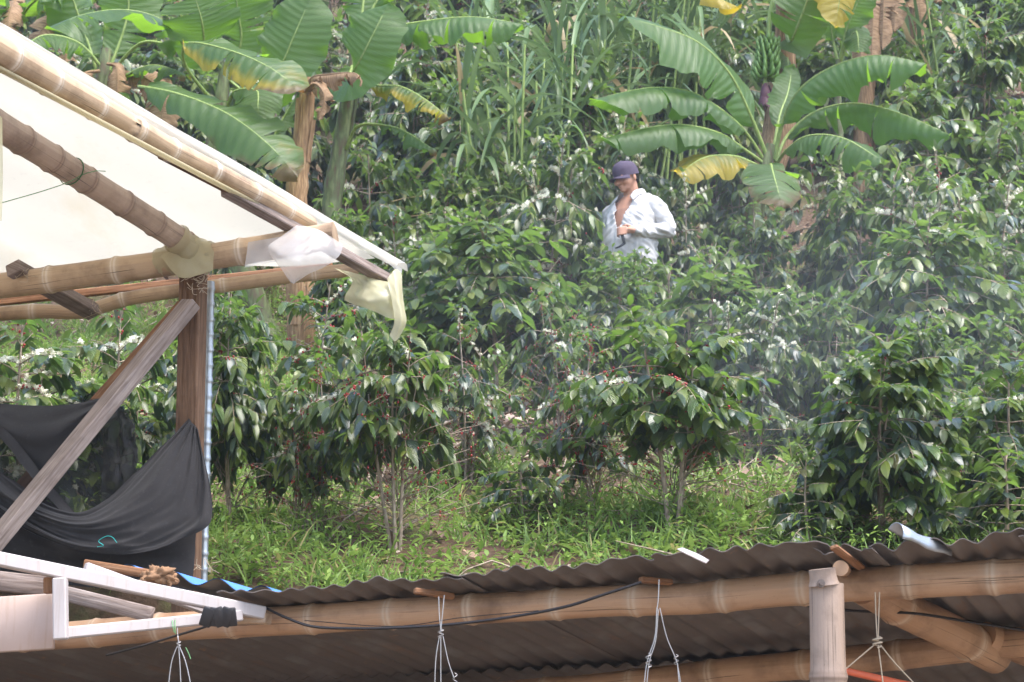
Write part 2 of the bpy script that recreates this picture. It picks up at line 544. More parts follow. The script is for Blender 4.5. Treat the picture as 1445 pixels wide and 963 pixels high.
M['white_metal'] = mat_painted('white_painted_metal', (0.38, 0.335, 0.32))
M['panel'] = mat_painted('pinkish_white_panel', (0.36, 0.265, 0.225))
M['galv'] = mat_flat('galvanised_steel', (0.30, 0.315, 0.33), 0.38, 0.18, 14, 0.75)
M['roof'] = mat_roof()
M['blue'] = mat_flat('blue_painted_sheet', (0.06, 0.17, 0.44), 0.6, 0.25, 10)
M['roofgrey'] = mat_flat('grey_sheet_underside', (0.23, 0.21, 0.18), 0.7, 0.25, 10)
M['wire'] = mat_flat('steel_wire', (0.351, 0.335, 0.328), 0.4, 0.1, 20, 0.6)
M['twine'] = mat_flat('sisal_twine', (0.40, 0.32, 0.23), 0.9, 0.2, 90)
M['cable'] = mat_flat('black_cable', (0.018, 0.016, 0.017), 0.5, 0.1)
M['green_twine'] = mat_flat('green_twine', (0.10, 0.25, 0.10), 0.7, 0.1)
M['teal_twine'] = mat_flat('teal_twine', (0.02, 0.36, 0.34), 0.7, 0.1)
M['orange'] = mat_flat('orange_plastic', (0.62, 0.13, 0.06), 0.5, 0.15)
M['bone'] = mat_flat('brown_fibre_wood', (0.22, 0.12, 0.062), 0.85, 0.5, 60)
M['skin'] = mat_flat('skin', (0.40, 0.20, 0.125), 0.5, 0.12, 30)
M['shirt'] = mat_flat('white_shirt_cloth', (0.46, 0.44, 0.425), 0.85, 0.10, 9, 0, 0.2, 0.9)
M['cap'] = mat_flat('navy_cap_cloth', (0.052, 0.036, 0.064), 0.85, 0.35, 40)
M['hair'] = mat_flat('black_hair', (0.014, 0.012, 0.011), 0.5, 0.3, 60)
M['trouser'] = mat_flat('trouser_cloth', (0.50, 0.51, 0.54), 0.85, 0.1, 18)
M['phone'] = mat_flat('black_phone', (0.012, 0.012, 0.013), 0.25, 0.1)

FLAT |= {M[k] for k in ('timber', 'timber_grey', 'timber_red', 'cutwood', 'white_metal', 'panel')}
M['film_edge'] = mat_plastic_sheet('plastic_film_edge', (0.66, 0.61, 0.52), 0.35, 0.62)
M['bounce_ground'] = mat_flat('bounce_earth', (0.20, 0.155, 0.115), 0.95, 0.3, 2.5)  # earth tone set by how much light it bounces under the roof
M['bolt'] = mat_flat('rusty_bolt', (0.12, 0.09, 0.075), 0.6, 0.3, 60)
# ------------------------------------------------------------------ terrain
TY = np.array([-80, 6.5, 7.55, 7.85, 8.15, 8.6, 10, 12, 14.5, 16.5, 20, 30, 45, 70, 110.])
TZ = np.array([0, 0, 0.05, 1.45, 2.38, 2.58, 3.1, 3.87, 4.70, 5.4, 7.6, 14.2, 25, 38, 46.])


def gz(x, y):
    x = np.asarray(x, float); y = np.asarray(y, float)
    z = np.interp(y, TY, TZ)
    w = np.clip((y - 8.0) / 1.5, 0, 1)
    z = z + w * (0.07 * np.sin(1.3 * x + 0.7 * y) + 0.05 * np.sin(2.9 * x - 1.7 * y + 1) + 0.025 * np.sin(6.1 * x + 5.3 * y))
    return z


g = Geo()
xs = np.concatenate([np.linspace(-90, -14, 14), np.linspace(-13, 13, 150), np.linspace(14, 90, 14)])
ys = np.concatenate([np.linspace(-80, 6, 24), np.linspace(6.5, 9, 40), np.linspace(9.12, 32, 150), np.linspace(33, 110, 30)])
XX, YY = np.meshgrid(xs, ys, indexing='ij')
ZZ = gz(XX, YY)
g.add(np.stack([XX, YY, ZZ], -1).reshape(-1, 3), grid_quads(len(xs), len(ys)))
tag(g.build('hillside', M['soil']), kind='structure')
# unseen pale earth sheet, added to bounce warm light up under the shed roof
g = Geo()
yx = np.linspace(-16, 16, 33); yy = np.linspace(-18, 7.3, 27)
AX, AY = np.meshgrid(yx, yy, indexing='ij')
g.add(np.stack([AX, AY, gz(AX, AY) + .012 + .006 * np.sin(AX * 2.1) * np.sin(AY * 1.7)], -1).reshape(-1, 3), grid_quads(33, 27))
tag(g.build('bounce_ground', M['bounce_ground']), kind='structure')


# ------------------------------------------------------------------ leaves
def leaves(g, pos, axis, up, L, W, droop, tint, n=4, fold=0.25, ripple=0.02, shape='ellipse'):
    pos = V3(pos); N = len(pos)
    if N == 0: return
    axis = nrm(axis); up = V3(up)
    L = np.broadcast_to(np.asarray(L, float), (N,)); W = np.broadcast_to(np.asarray(W, float), (N,))
    droop = np.broadcast_to(np.asarray(droop, float), (N,))
    s = np.linspace(0, 1, n + 1)
    if shape == 'ellipse':
        w = (s ** 0.68) * ((1 - s) ** 0.95); w = w / w.max(); w[0] = 0.06; w[-1] = 0.0
    else:
        w = np.minimum(1, 0.55 + s * 1.5) * (1 - s ** 2.2) ; w[-1] = 0.02
    side = nrm(np.cross(axis, up))
    bad = np.linalg.norm(np.cross(axis, up), axis=1) < 1e-3
    side[bad] = [1, 0, 0]
    c = pos.copy(); V = np.zeros((N, n + 1, 3, 3))
    down = np.array([0, 0, -1.0])
    ph = (pos[:, 0] * 37 + pos[:, 2] * 53)
    for i in range(n + 1):
        d = nrm(axis + down[None] * (droop * s[i])[:, None])
        nn = np.cross(side, d)
        if i > 0: c = c + d * (L / n)[:, None]
        hw = (W * w[i] / 2)[:, None]
        rp = (ripple * L * np.sin(s[i] * 9 + ph))[:, None] * nn
        V[:, i, 0] = c + side * hw + nn * hw * fold + rp
        V[:, i, 1] = c
        V[:, i, 2] = c - side * hw + nn * hw * fold - rp
    uv = np.zeros((N, n + 1, 3, 2)); uv[:, :, :, 0] = s[None, :, None]; uv[:, :, 0, 1] = 1; uv[:, :, 2, 1] = -1
    q = grid_quads(n + 1, 3)
    q = (q[None] + (np.arange(N) * (n + 1) * 3)[:, None, None]).reshape(-1, 4)
    tint = np.asarray(tint, float)
    if tint.ndim == 1: tint = np.tile(tint, (N, 1))
    g.add(V.reshape(-1, 3), q, None, uv.reshape(-1, 2), np.repeat(tint, (n + 1) * 3, 0))


# ------------------------------------------------------------------ coffee shrubs
OCT = np.array([[1, 0, 0], [-1, 0, 0], [0, 1, 0], [0, -1, 0], [0, 0, 1], [0, 0, -1.]])
OCF = [[0, 2, 4], [2, 1, 4], [1, 3, 4], [3, 0, 4], [2, 0, 5], [1, 2, 5], [3, 1, 5], [0, 3, 5]]


def ball(g, c, r, tint):
    a = np.linspace(0, 2 * math.pi, 7)[:-1]
    v = [[0, 0, 1]] + [[math.cos(x) * .87, math.sin(x) * .87, .5] for x in a] + [[math.cos(x) * .87, math.sin(x) * .87, -.5] for x in a] + [[0, 0, -1]]
    q = [[1 + i, 7 + i, 7 + (i + 1) % 6, 1 + (i + 1) % 6] for i in range(6)]
    t = [[0, 1 + i, 1 + (i + 1) % 6] for i in range(6)] + [[13, 7 + (i + 1) % 6, 7 + i] for i in range(6)]
    g.add(np.array(v) * r + c, q, t, None, tint)


def blossom(g, c, r, k):
    """a few little star flowers packed in a cluster"""
    for _ in range(k):
        cc = c + np.array([random.gauss(0, .5), random.gauss(0, .5), random.gauss(.2, .4)]) * r
        ax = nrm(np.array([random.gauss(0, 1), random.gauss(0, 1), random.gauss(.6, .6)]))
        s = nrm(np.cross(ax, [0.3, 0.9, 0.1])); u = np.cross(s, ax)
        for j in range(5):
            a = j * 1.2566 + random.random() * .3
            d = s * math.cos(a) + u * math.sin(a); e = np.cross(ax, d)
            p0 = cc; p1 = cc + d * r * .55 + e * r * .24 + ax * r * .15; p2 = cc + d * r * 1.05 + ax * r * .05; p3 = cc + d * r * .55 - e * r * .24 + ax * r * .15
            g.add([p0, p1, p2, p3], [[0, 1, 2, 3]])


def coffee_meshes(seed, H=1.7, Rr=0.65, bare=0.2, stems=1, inner=0.35, flower=0.0, berry=0.0, leafL=0.13, dens=1.0, fresh=0.16, spread=0.18):
    rd = np.random.default_rng(seed); random.seed(seed)
    tw, lf, fl, be = Geo(), Geo(), Geo(), Geo()
    P0, A0, U0, L0, D0, T0 = [], [], [], [], [], []

    def leaf(p, ax, L, dr, new, old=0.0):
        P0.append(p); A0.append(ax); U0.append(np.array([rd.normal(0, .35), rd.normal(0, .35), 1.0])); L0.append(L); D0.append(dr)
        T0.append([new, rd.random(), old])

    for k in range(stems):
        az = rd.random() * 6.28 if stems > 1 else 0
        lean = spread * (0.6 + 0.6 * rd.random()) if stems > 1 else 0.05
        h = H * (1 if k == 0 else 0.8 + 0.2 * rd.random())
        top = np.array([math.cos(az + k * 2.4) * lean * h, math.sin(az + k * 2.4) * lean * h, h])
        base = np.array([math.cos(az + k * 2.4), math.sin(az + k * 2.4), 0]) * (0.04 if stems > 1 else 0) - [0, 0, .1]
        midp = base * .4 + top * .5 + np.array([rd.normal(0, .04), rd.normal(0, .04), 0])
        st = catmull([base, midp, top], 12)
        tube(tw, st, np.linspace(0.021, 0.006, 12), 6)
        z0 = bare * h
        nn = int((h - z0) / 0.075 * dens)
        phi = rd.random() * 6.28
        for i in range(nn):
            t = (i + rd.random() * .6) / nn
            zz = z0 + t * (h - z0)
            f = zz / h * 11
            a = int(min(10, f)); p = st[a] * (1 - (f - a)) + st[a + 1] * (f - a)
            phi += 1.57 + rd.normal(0, .25)
            prof = (0.30 + 0.70 * min(1, (1 - t) / 0.42)) * (0.80 + 0.20 * min(1, t / .35))
            for sgn in (0, math.pi):
                if rd.random() < 0.06: continue
                ph = phi + sgn + rd.normal(0, .2)
                Lb = Rr * prof * rd.uniform(.78, 1.12)
                el = 0.15 + 1.05 * max(0, (t - .55) / .45) ** 1.2 + rd.normal(0, .1)
                d = np.array([math.cos(ph) * math.cos(el), math.sin(ph) * math.cos(el), math.sin(el)])
                m = 7
                pts = [p]; dd = d.copy(); sag = (0.16 + .1 * rd.random()) * (1.15 - t * .7) * (Lb / .6)
                for j in range(m - 1):
                    dd = nrm(dd + np.array([0, 0, -sag]) + rd.normal(0, .05, 3)); pts.append(pts[-1] + dd * Lb / (m - 1))
                pts = np.array(pts)
                tube(tw, pts, np.linspace(0.0065, 0.0022, m), 4, cap=False)
                # secondary shoots
                shoots = [(pts, inner * rd.uniform(.8, 1.2) * (0.5 if t > .75 else 1))]
                if Lb > .35:
                    for _ in range(2):
                        j = rd.integers(2, 5)
                        sd = nrm(pts[j + 1] - pts[j]) ; lat = nrm(np.cross(sd, [0, 0, 1])) * rd.choice([-1, 1])
                        dd2 = nrm(sd * .6 + lat * .75 + np.array([0, 0, rd.uniform(-.1, .35)]))
                        ls = Lb * rd.uniform(.3, .5)
                        sp_ = np.array([pts[j] + dd2 * ls * q + np.array([0, 0, -.1 * ls * q * q]) for q in np.linspace(0, 1, 4)])
                        tube(tw, sp_, np.linspace(0.004, 0.0018, 4), 4, cap=False)
                        shoots.append((sp_, .15))
                for (sp_, inn) in shoots:
                    fsh = flower > 0 and rd.random() < min(.6, flower * .8); bsh = berry > 0 and rd.random() < min(.75, berry * 1.6)
                    seg = np.linalg.norm(np.diff(sp_, axis=0), axis=1).sum()
                    kn = max(2, int(seg / 0.052))
                    for j in range(kn + 1):
                        s = j / kn
                        q = s * (len(sp_) - 1); a = int(min(len(sp_) - 2, q)); pp = sp_[a] * (1 - (q - a)) + sp_[a + 1] * (q - a)
                        ax = nrm(sp_[a + 1] - sp_[a])
                        if s < inn or rd.random() < .05:
                            if fsh and rd.random() < .9: blossom(fl, pp + [0, 0, .016], 0.019, rd.integers(7, 11))
                            if bsh and rd.random() < .7:
                                for _ in range(rd.integers(2, 6)):
                                    ball(be, pp + rd.normal(0, .015, 3), rd.uniform(.0085, .0110), [1.0 if rd.random() < .13 else 0, rd.random(), 0])
                            continue
                        if fsh and s < .82 and rd.random() < .8: blossom(fl, pp + [0, 0, .022], 0.019, rd.integers(6, 10))
                        if bsh and s < .7 and rd.random() < .5:
                            for _ in range(rd.integers(2, 5)):
                                ball(be, pp + rd.normal(0, .015, 3) - [0, 0, .01], rd.uniform(.0085, .0110), [1.0 if rd.random() < .13 else 0, rd.random(), 0])
                        lat = nrm(np.cross(ax, [0, 0, 1]))
                        tip = s > .93
                        for sg in (-1, 1):
                            if rd.random() < .08: continue
                            if tip:
                                new = np.clip(rd.uniform(.25, .75) + fresh * .8 + t * .3, 0, 1)
                                leaf(pp, ax * 1.0 + lat * sg * .45 + np.array([0, 0, rd.uniform(-.1, .55)]), leafL * rd.uniform(.4, .75), rd.uniform(.2, .9), new)
                            else:
                                new = 0.0 if rd.random() > fresh * (.6 + 1.6 * t) else rd.uniform(.35, 1.0)
                                new = max(new, (rd.uniform(.15, .95) if s > .66 and rd.random() < .3 + fresh * 1.3 else 0) + .55 * max(0, t - .62) / .38 * rd.random())
                                old = 1.0 * (rd.random() < .012)
                                leaf(pp, ax * .60 + lat * sg * .70 + np.array([0, 0, rd.uniform(-.55, .30) - .15 * (1 - t)]), leafL * rd.uniform(.62, 1.18), rd.uniform(.7, 2.2), new, old * .8)
    # leafless lower branches, fanning up and out, dotted with cherries
    for k in range(int(bare * 110 * (1 if berry > .2 else .35))):
        z = rd.uniform(.04, bare * .85) * H; ph = rd.random() * 6.28; el = rd.uniform(.25, 1.15); Lb = rd.uniform(.38, .85) * Rr / .62
        d = np.array([math.cos(ph) * math.cos(el), math.sin(ph) * math.cos(el), math.sin(el)])
        p = np.array([math.cos(ph) * spread * z * .5 * (stems > 1), math.sin(ph) * spread * z * .5 * (stems > 1), z]); pts = [p]
        for j in range(6):
            d = nrm(d + rd.normal(0, .09, 3) + [0, 0, -.05]); pts.append(pts[-1] + d * Lb / 6)
        pts = np.array(pts)
        tube(tw, pts, np.linspace(.0058, .0022, 7), 4, cap=False)
        if rd.random() < .5:
            q2 = pts[3] + nrm(d + rd.normal(0, .5, 3)) * Lb * .4
            tube(tw, catmull([pts[3], (pts[3] + q2) / 2 + rd.normal(0, .01, 3), q2], 4), np.linspace(.003, .0015, 4), 4, cap=False)
        for j in range(1, 7):
            if rd.random() < berry * 1.1:
                for _ in range(rd.integers(1, 4)):
                    ball(be, pts[j] + rd.normal(0, .014, 3), rd.uniform(.0085, .0110), [1.0 if rd.random() < .15 else 0, rd.random(), 0])
        if rd.random() < .35: leaf(pts[-1], nrm(d + [0, 0, -.3]), leafL * .8, 1.2, rd.uniform(0, .8))
    P0, A0, U0 = np.array(P0), np.array(A0), np.array(U0)
    L0, D0, T0 = np.array(L0), np.array(D0), np.array(T0)
    leaves(lf, P0, A0, U0, L0, L0 * rd.uniform(.37, .48, len(L0)), D0, T0, 5, .22, .018)
    root_dummy = []
    objs = [tw.build('stem', M['twig']), lf.build('leaves', M['coffee'])]
    if fl.n: objs.append(fl.build('blossom', M['petal'], smooth=False))
    if be.n: objs.append(be.build('cherry_clumps', M['cherry']))
    for o in objs: COL.objects.unlink(o)
    return dict(objs=objs, H=H, W=2 * np.percentile(np.hypot(P0[:, 0], P0[:, 1]), 88) + .10, zt=np.percentile(P0[:, 2], 99.5) + .02, n=len(L0))


VAR = {
    'umb':   coffee_meshes(11, 1.70, .76, .52, 1, .20, 0, 0, .183, 2.3, .40),
    'umb2':  coffee_meshes(12, 1.65, .70, .44, 2, .24, .03, .04, .183, 1.05, .40),
    'leg':   coffee_meshes(13, 1.60, .62, .56, 3, .28, .08, .30, .188, .85, .44, .20),
    'leg2':  coffee_meshes(14, 1.55, .62, .46, 3, .40, .10, .50, .188, .66, .42, .24),
    'dense': coffee_meshes(15, 1.45, .62, .24, 2, .20, .02, .03, .183, 1.0, .34),
    'dense2': coffee_meshes(16, 1.70, .68, .30, 3, .22, .04, .03, .183, .76, .30, .2),
    'flo':   coffee_meshes(17, 1.60, .62, .32, 2, .36, .50, .08, .183, .82, .30),
    'flo2':  coffee_meshes(18, 1.75, .70, .34, 3, .40, .55, .03, .183, .66, .32, .2),
    'sparse': coffee_meshes(19, 1.6, .62, .34, 2, .58, .25, .30, .183, .7, .30),
    'young': coffee_meshes(20, .85, .42, .14, 1, .18, 0, 0, .15, 1.2, .40),
}
print('coffee leaves', {k: v['n'] for k, v in VAR.items()})
print('coffee dims', {k: (round(float(v['W']), 2), round(float(v['zt']), 2)) for k, v in VAR.items()})
USED = set()


def shrub(px, d, top, width, var, label, group='coffee shrubs on the hillside', name='coffee_shrub'):
    v = VAR[var]
    x = P(px, 481, d)[0]
    z0 = float(gz(x, d))
    zt = P(px, top, d)[2]
    h = max(.45, zt - z0)
    sz = h / v['zt']; sx = (width / F * d) / v['W']
    sz = min(max(sz, .55), 1.45)
    sx = min(max(sx, sz * .72), sz * 1.45)
    e = empty(name, (x, d, z0), label, 'coffee shrub', group, rz=rng.random() * 6.28)
    e.scale = (sx, sx, sz)
    for o in v['objs']:
        c = o.copy(); COL.objects.link(c); c.parent = e
    return e


# px, distance, top row, width px, variant, label
S = [
 (565, 8.9, 452, 215, 'leg', 'tall coffee shrub with bare berry-dotted stems, its leaf cap under the hanging yellow plastic tip'),
 (838, 9.4, 560, 150, 'leg2', 'coffee shrub with one straight bare trunk and red cherries, beside a wider shrub'),
 (945, 8.9, 462, 265, 'leg', 'wide coffee shrub with slanting bare stems rising behind the roof edge, below the man'),
 (1228, 8.8, 512, 235, 'dense2', 'dense dark coffee shrub right behind the curled metal scrap on the roof'),
 (1135, 8.55, 690, 120, 'young', 'low hanging tuft of dark coffee leaves at the roof edge, left of the roof post'),
 (1400, 8.6, 655, 190, 'young', 'low coffee bush with pale leaf fans just above the right end of the roof'),
 (1425, 9.2, 570, 210, 'dense', 'dark coffee shrub cut by the right picture edge, just above the roof sheets'),
 (60, 9.2, 448, 230, 'flo', 'blossoming coffee shrub above the black shade cloth, under the low eave pole'),
 (195, 9.5, 425, 190, 'flo', 'coffee shrub with white flowers between the two slanting braces of the dryer'),
 (338, 9.3, 425, 150, 'umb2', 'bright leaved coffee shrub right beside the galvanised pipe'),
 (428, 9.2, 560, 140, 'leg2', 'small coffee shrub with thin trunk in the weeds near the galvanised pipe'),
 (660, 9.9, 535, 150, 'sparse', 'sparse coffee shrub with bare twigs and white blossom beside the tall capped shrub'),
 (742, 9.3, 625, 130, 'young', 'low coffee bush with big dark leaves over the weeds, between the two berry-laden shrubs'),
 (435, 10.8, 402, 190, 'sparse', 'coffee shrub with bare pale branches and cherries below the eave pole'),
 (1120, 11.2, 500, 150, 'dense2', 'dark bluish coffee shrub half hidden in haze beyond the wide shrub'),
 (702, 12.0, 318, 265, 'umb', 'large umbrella-shaped coffee shrub beside the ragged end of the dryer rafter'),
 (860, 12.4, 385, 170, 'umb2', 'broad coffee shrub below and in front of the man, joined to the umbrella-shaped one'),
 (965, 12.0, 392, 240, 'umb2', 'wide low-domed coffee shrub at the foot of the grassy patch beside the man'),
 (1062, 10.6, 452, 150, 'flo2', 'coffee shrub heavy with white blossom above the pale slanting stems'),
 (1300, 11.4, 315, 235, 'umb', 'big drooping coffee shrub on the slope, tallest of those above the roof post'),
 (1405, 10.6, 450, 190, 'dense', 'dark coffee shrub under the big drooping one, near the right picture edge'),
 (1195, 10.8, 425, 120, 'umb2', 'light green coffee shrub under the flank of the big drooping shrub'),
 (878, 13.5, 343, 120, 'dense', 'young coffee shrub directly in front of the man, hiding his legs'),
 (1088, 14.3, 303, 130, 'dense2', 'dark round coffee shrub under the drooping browned banana leaf'),
 (1420, 12.8, 335, 140, 'umb2', 'coffee shrub cut by the right picture edge beside the big drooping one'),
 (605, 13.4, 322, 130, 'dense', 'coffee shrub peeping out between the dryer rafter end and the umbrella-shaped shrub'),
 (765, 15.4, 196, 150, 'flo2', 'coffee shrub with rows of white blossom, just left of the man and below the cane'),
 (972, 15.9, 250, 125, 'flo2', 'blossoming coffee shrub standing right behind the man in the white shirt'),
 (640, 15.0, 278, 140, 'dense', 'coffee shrub on the slope above the umbrella-shaped one'),
 (565, 15.2, 288, 130, 'flo', 'flowering coffee shrub above the sharp end of the dryer rafter'),
 (490, 14.6, 300, 130, 'umb2', 'bright tipped coffee shrub at the foot of the two banana trunks'),
 (1235, 15.2, 240, 160, 'dense', 'dark coffee shrub under the lowest banana leaf that reaches right'),
 (1400, 14.8, 245, 190, 'flo2', 'coffee shrub with white blossom along its twigs by the right picture edge'),
 (1310, 14.0, 215, 170, 'flo', 'coffee shrub between the lowest banana leaf and the big drooping shrub'),
 (1320, 17.2, 128, 190, 'umb', 'round coffee shrub behind the tips of the right-hand banana leaves'),
 (1405, 19.5, 25, 175, 'dense2', 'tall coffee shrub high on the slope near the top right picture corner'),
 (1415, 17.0, 140, 120, 'dense', 'dark coffee shrub below the tall one near the top right corner'),
 (850, 18.0, 88, 160, 'dense2', 'tall dark coffee shrub between the cane clump and the fruiting banana plant'),
 (905, 16.8, 165, 130, 'flo2', 'blossoming coffee shrub above the head of the man'),
 (640, 18.2, 110, 170, 'umb', 'coffee shrub under the long level banana leaf'),
 (575, 19.5, 55, 150, 'dense2', 'coffee shrub between the level banana leaf and the broad upright one'),
 (1262, 20.5, 45, 120, 'umb2', 'coffee shrub below the brown hanging dead leaves'),
 (1170, 17.2, 205, 130, 'flo', 'coffee shrub behind the stalks of the right-hand banana leaves'),
 (550, 17.0, 208, 150, 'dense', 'dark coffee shrub below the small drooping banana leaf'),
 (690, 16.8, 215, 110, 'dense2', 'dark coffee shrub in the shade beneath the cane blades'),
 (610, 16.6, 235, 120, 'umb2', 'coffee shrub halfway between the dry banana trunk and the cane'),
 (345, 17.5, 150, 130, 'dense2', 'coffee shrub behind the broad banana leaves over the plastic roof'),
 (1035, 17.6, 215, 120, 'dense', 'coffee shrub behind the yellowing banana leaf'),
 (908, 14.1, 368, 110, 'umb2', 'coffee shrub touching the shirt hem of the man, behind the low one before him'),
 (940, 13.4, 366, 90, 'young', 'small leafy coffee sprout by the hip of the man, over the grassy patch'),
 (1010, 13.6, 335, 90, 'young', 'young coffee shrub on the grassy patch between man and banana plant'),
 (790, 10.7, 500, 85, 'leg2', 'coffee shrub with many red cherries above the straight bare trunk'),
 (505, 12.2, 420, 110, 'umb2', 'coffee shrub behind the torn plastic at the end of the eave'),
 (290, 11.4, 395, 140, 'dense', 'coffee shrub seen above the eave pole between post and plastic'),
 (1330, 9.7, 560, 150, 'umb2', 'coffee shrub between the dense dark one and the right picture edge'),
]
for a in S: shrub(*a)
# the dense dark planting at the top of the slope
for row, (d, top) in enumerate(((21.0, 60), (23.5, 0), (26.0, -70), (29.0, -150))):
    n = 13
    for i in range(n):
        px = -120 + 1690 * (i + .5 * (row % 2) + rng.uniform(-.2, .2)) / n
        shrub(px, d + rng.uniform(-.7, .7), top + rng.uniform(-25, 25), 150, ['dense2', 'dense', 'umb', 'flo'][int(rng.integers(0, 4))],
              'dark coffee shrub in the thicket topping the slope, behind cane and banana leaves', 'thicket of coffee shrubs at the top of the slope')


# ------------------------------------------------------------------ ground cover
def scatter(n, y0, y1, dens_fn, rd):
    ys = rd.uniform(y0, y1, n)
    xs = rd.uniform(-1, 1, n) * (0.30 * ys + .6)
    keep = rd.random(n) < dens_fn(xs, ys)
    return xs[keep], ys[keep]


def patchy(x, y):
    return 0.5 + 0.5 * np.sin(1.9 * x + .8 * np.sin(1.3 * y)) * np.sin(1.6 * y + 1.1 * np.sin(1.7 * x + .4))


rd = np.random.default_rng(3)
g = Geo()


def bare_soil(x, y):
    # leaf-litter strip in the middle of the slope and under the upper shrubs
    m = np.exp(-((x + .1) / 1.0) ** 2 - ((y - 11.3) / 1.2) ** 2) + .8 * np.exp(-((x - 1.6) / .5) ** 2 - ((y - 9.9) / .5) ** 2)
    return m


xs, ys = scatter(15500, 8.15, 17.5, lambda x, y: np.clip(.24 + .75 * patchy(x, y) - 1.1 * bare_soil(x, y) - np.clip((y - 11) / 12, 0, .4), .05, 1), rd)
PP, AA, LL, WW, DD, TT = [], [], [], [], [], []
for x, y in zip(xs, ys):
    k = rd.integers(7, 13); kind = rd.random(); z = float(gz(x, y))
    hgt = rd.uniform(.03, .16) if kind < .75 else rd.uniform(.12, .32)
    az = rd.random(k) * 6.28
    base = np.stack([x + rd.normal(0, .035, k), y + rd.normal(0, .035, k), np.full(k, z) + rd.random(k) * hgt * (1 if kind < .75 else 1.4)], 1)
    el = rd.uniform(.0, 1.0, k)
    PP.append(base); AA.append(np.stack([np.cos(az) * np.cos(el), np.sin(az) * np.cos(el), np.sin(el)], 1))
    sz = rd.uniform(.03, .075, k) * (1.0 if kind < .75 else .8); LL.append(sz); WW.append(sz * (.36 if kind < .75 else .28)); DD.append(rd.uniform(.1, 1.0, k))
    TT.append(np.stack([np.zeros(k), np.clip(rd.normal(.5, .22, k) + .2 * (patchy(x * 2, y * 2) - .5), 0, 1), (rd.random(k) < .05) * .8], 1))
leaves(g, np.concatenate(PP), np.concatenate(AA), np.tile([0.05, 0.1, 1.0], (sum(map(len, PP)), 1)), np.concatenate(LL), np.concatenate(WW), np.concatenate(DD), np.concatenate(TT), 3, .2, .02)
# grass blades
xs, ys = scatter(9000, 8.15, 19, lambda x, y: np.clip(.2 + .9 * patchy(x * 1.4 + 1, y * 1.2) - bare_soil(x, y), 0, 1), rd)
PP, AA, LL, TT = [], [], [], []
for x, y in zip(xs, ys):
    k = rd.integers(5, 11); z = float(gz(x, y)); az = rd.random(k) * 6.28; el = rd.uniform(.7, 1.45, k)
    PP.append(np.stack([x + rd.normal(0, .03, k), y + rd.normal(0, .03, k), np.full(k, z)], 1))
    AA.append(np.stack([np.cos(az) * np.cos(el), np.sin(az) * np.cos(el), np.sin(el)], 1)); LL.append(rd.uniform(.07, .22, k))
    TT.append(np.stack([np.zeros(k), rd.random(k), (rd.random(k) < .10) * .9], 1))
LL = np.concatenate(LL)
leaves(g, np.concatenate(PP), np.concatenate(AA), np.tile([0.1, -1.0, .2], (len(LL), 1)), LL, np.full(len(LL), .009), rd.uniform(.3, 1.4, len(LL)), np.concatenate(TT), 3, .1, 0, 'strap')
tag(g.build('grass', M['weed']), 'bright green grass and leafy weeds covering the slope between the coffee shrubs', 'grass', kind='stuff')

g = Geo()
n = 16000
ys = rd.uniform(8.15, 20, n); xs = rd.uniform(-1, 1, n) * (.3 * ys + .6)
keep = rd.random(n) < np.clip(.10 + bare_soil(xs, ys) + np.clip((ys - 11) / 10, 0, .6), 0, 1)
xs, ys = xs[keep], ys[keep]; n = len(xs)
az = rd.random(n) * 6.28; el = rd.normal(.1, .35, n)
L = rd.uniform(.05, .12, n)
leaves(g, np.stack([xs, ys, gz(xs, ys) + rd.uniform(.004, .04, n)], 1), np.stack([np.cos(az) * np.cos(el), np.sin(az) * np.cos(el), np.sin(el)], 1),
       np.tile([0, -.3, 1.0], (n, 1)), L, L * .42, rd.uniform(-.6, .8, n), np.stack([np.zeros(n), rd.random(n), (rd.random(n) < .3) * 1.0], 1), 3, .3, .05)
tag(g.build('leaf_litter', M['litter']), 'brown dead leaves lying on bare soil between the coffee shrubs', 'leaf litter', kind='stuff')
# fallen twigs and dead prunings
g = Geo()
for _ in range(420):
    y = rd.uniform(8.2, 17); x = rd.uniform(-1, 1) * (.29 * y + .4); a = rd.random() * 6.28; l = rd.uniform(.15, .6)
    p0 = np.array([x, y, float(gz(x, y)) + .02]); p1 = p0 + [math.cos(a) * l, math.sin(a) * l, 0]; p1[2] = float(gz(p1[0], p1[1])) + rd.uniform(.02, .22)
    tube(g, catmull([p0, (p0 + p1) / 2 + rd.normal(0, .03, 3), p1], 5), np.linspace(.006, .002, 5), 4, cap=False)
tag(g.build('fallen_twigs', M['twig']), 'pale dry twigs lying in the weeds on the slope', 'twigs', kind='stuff')


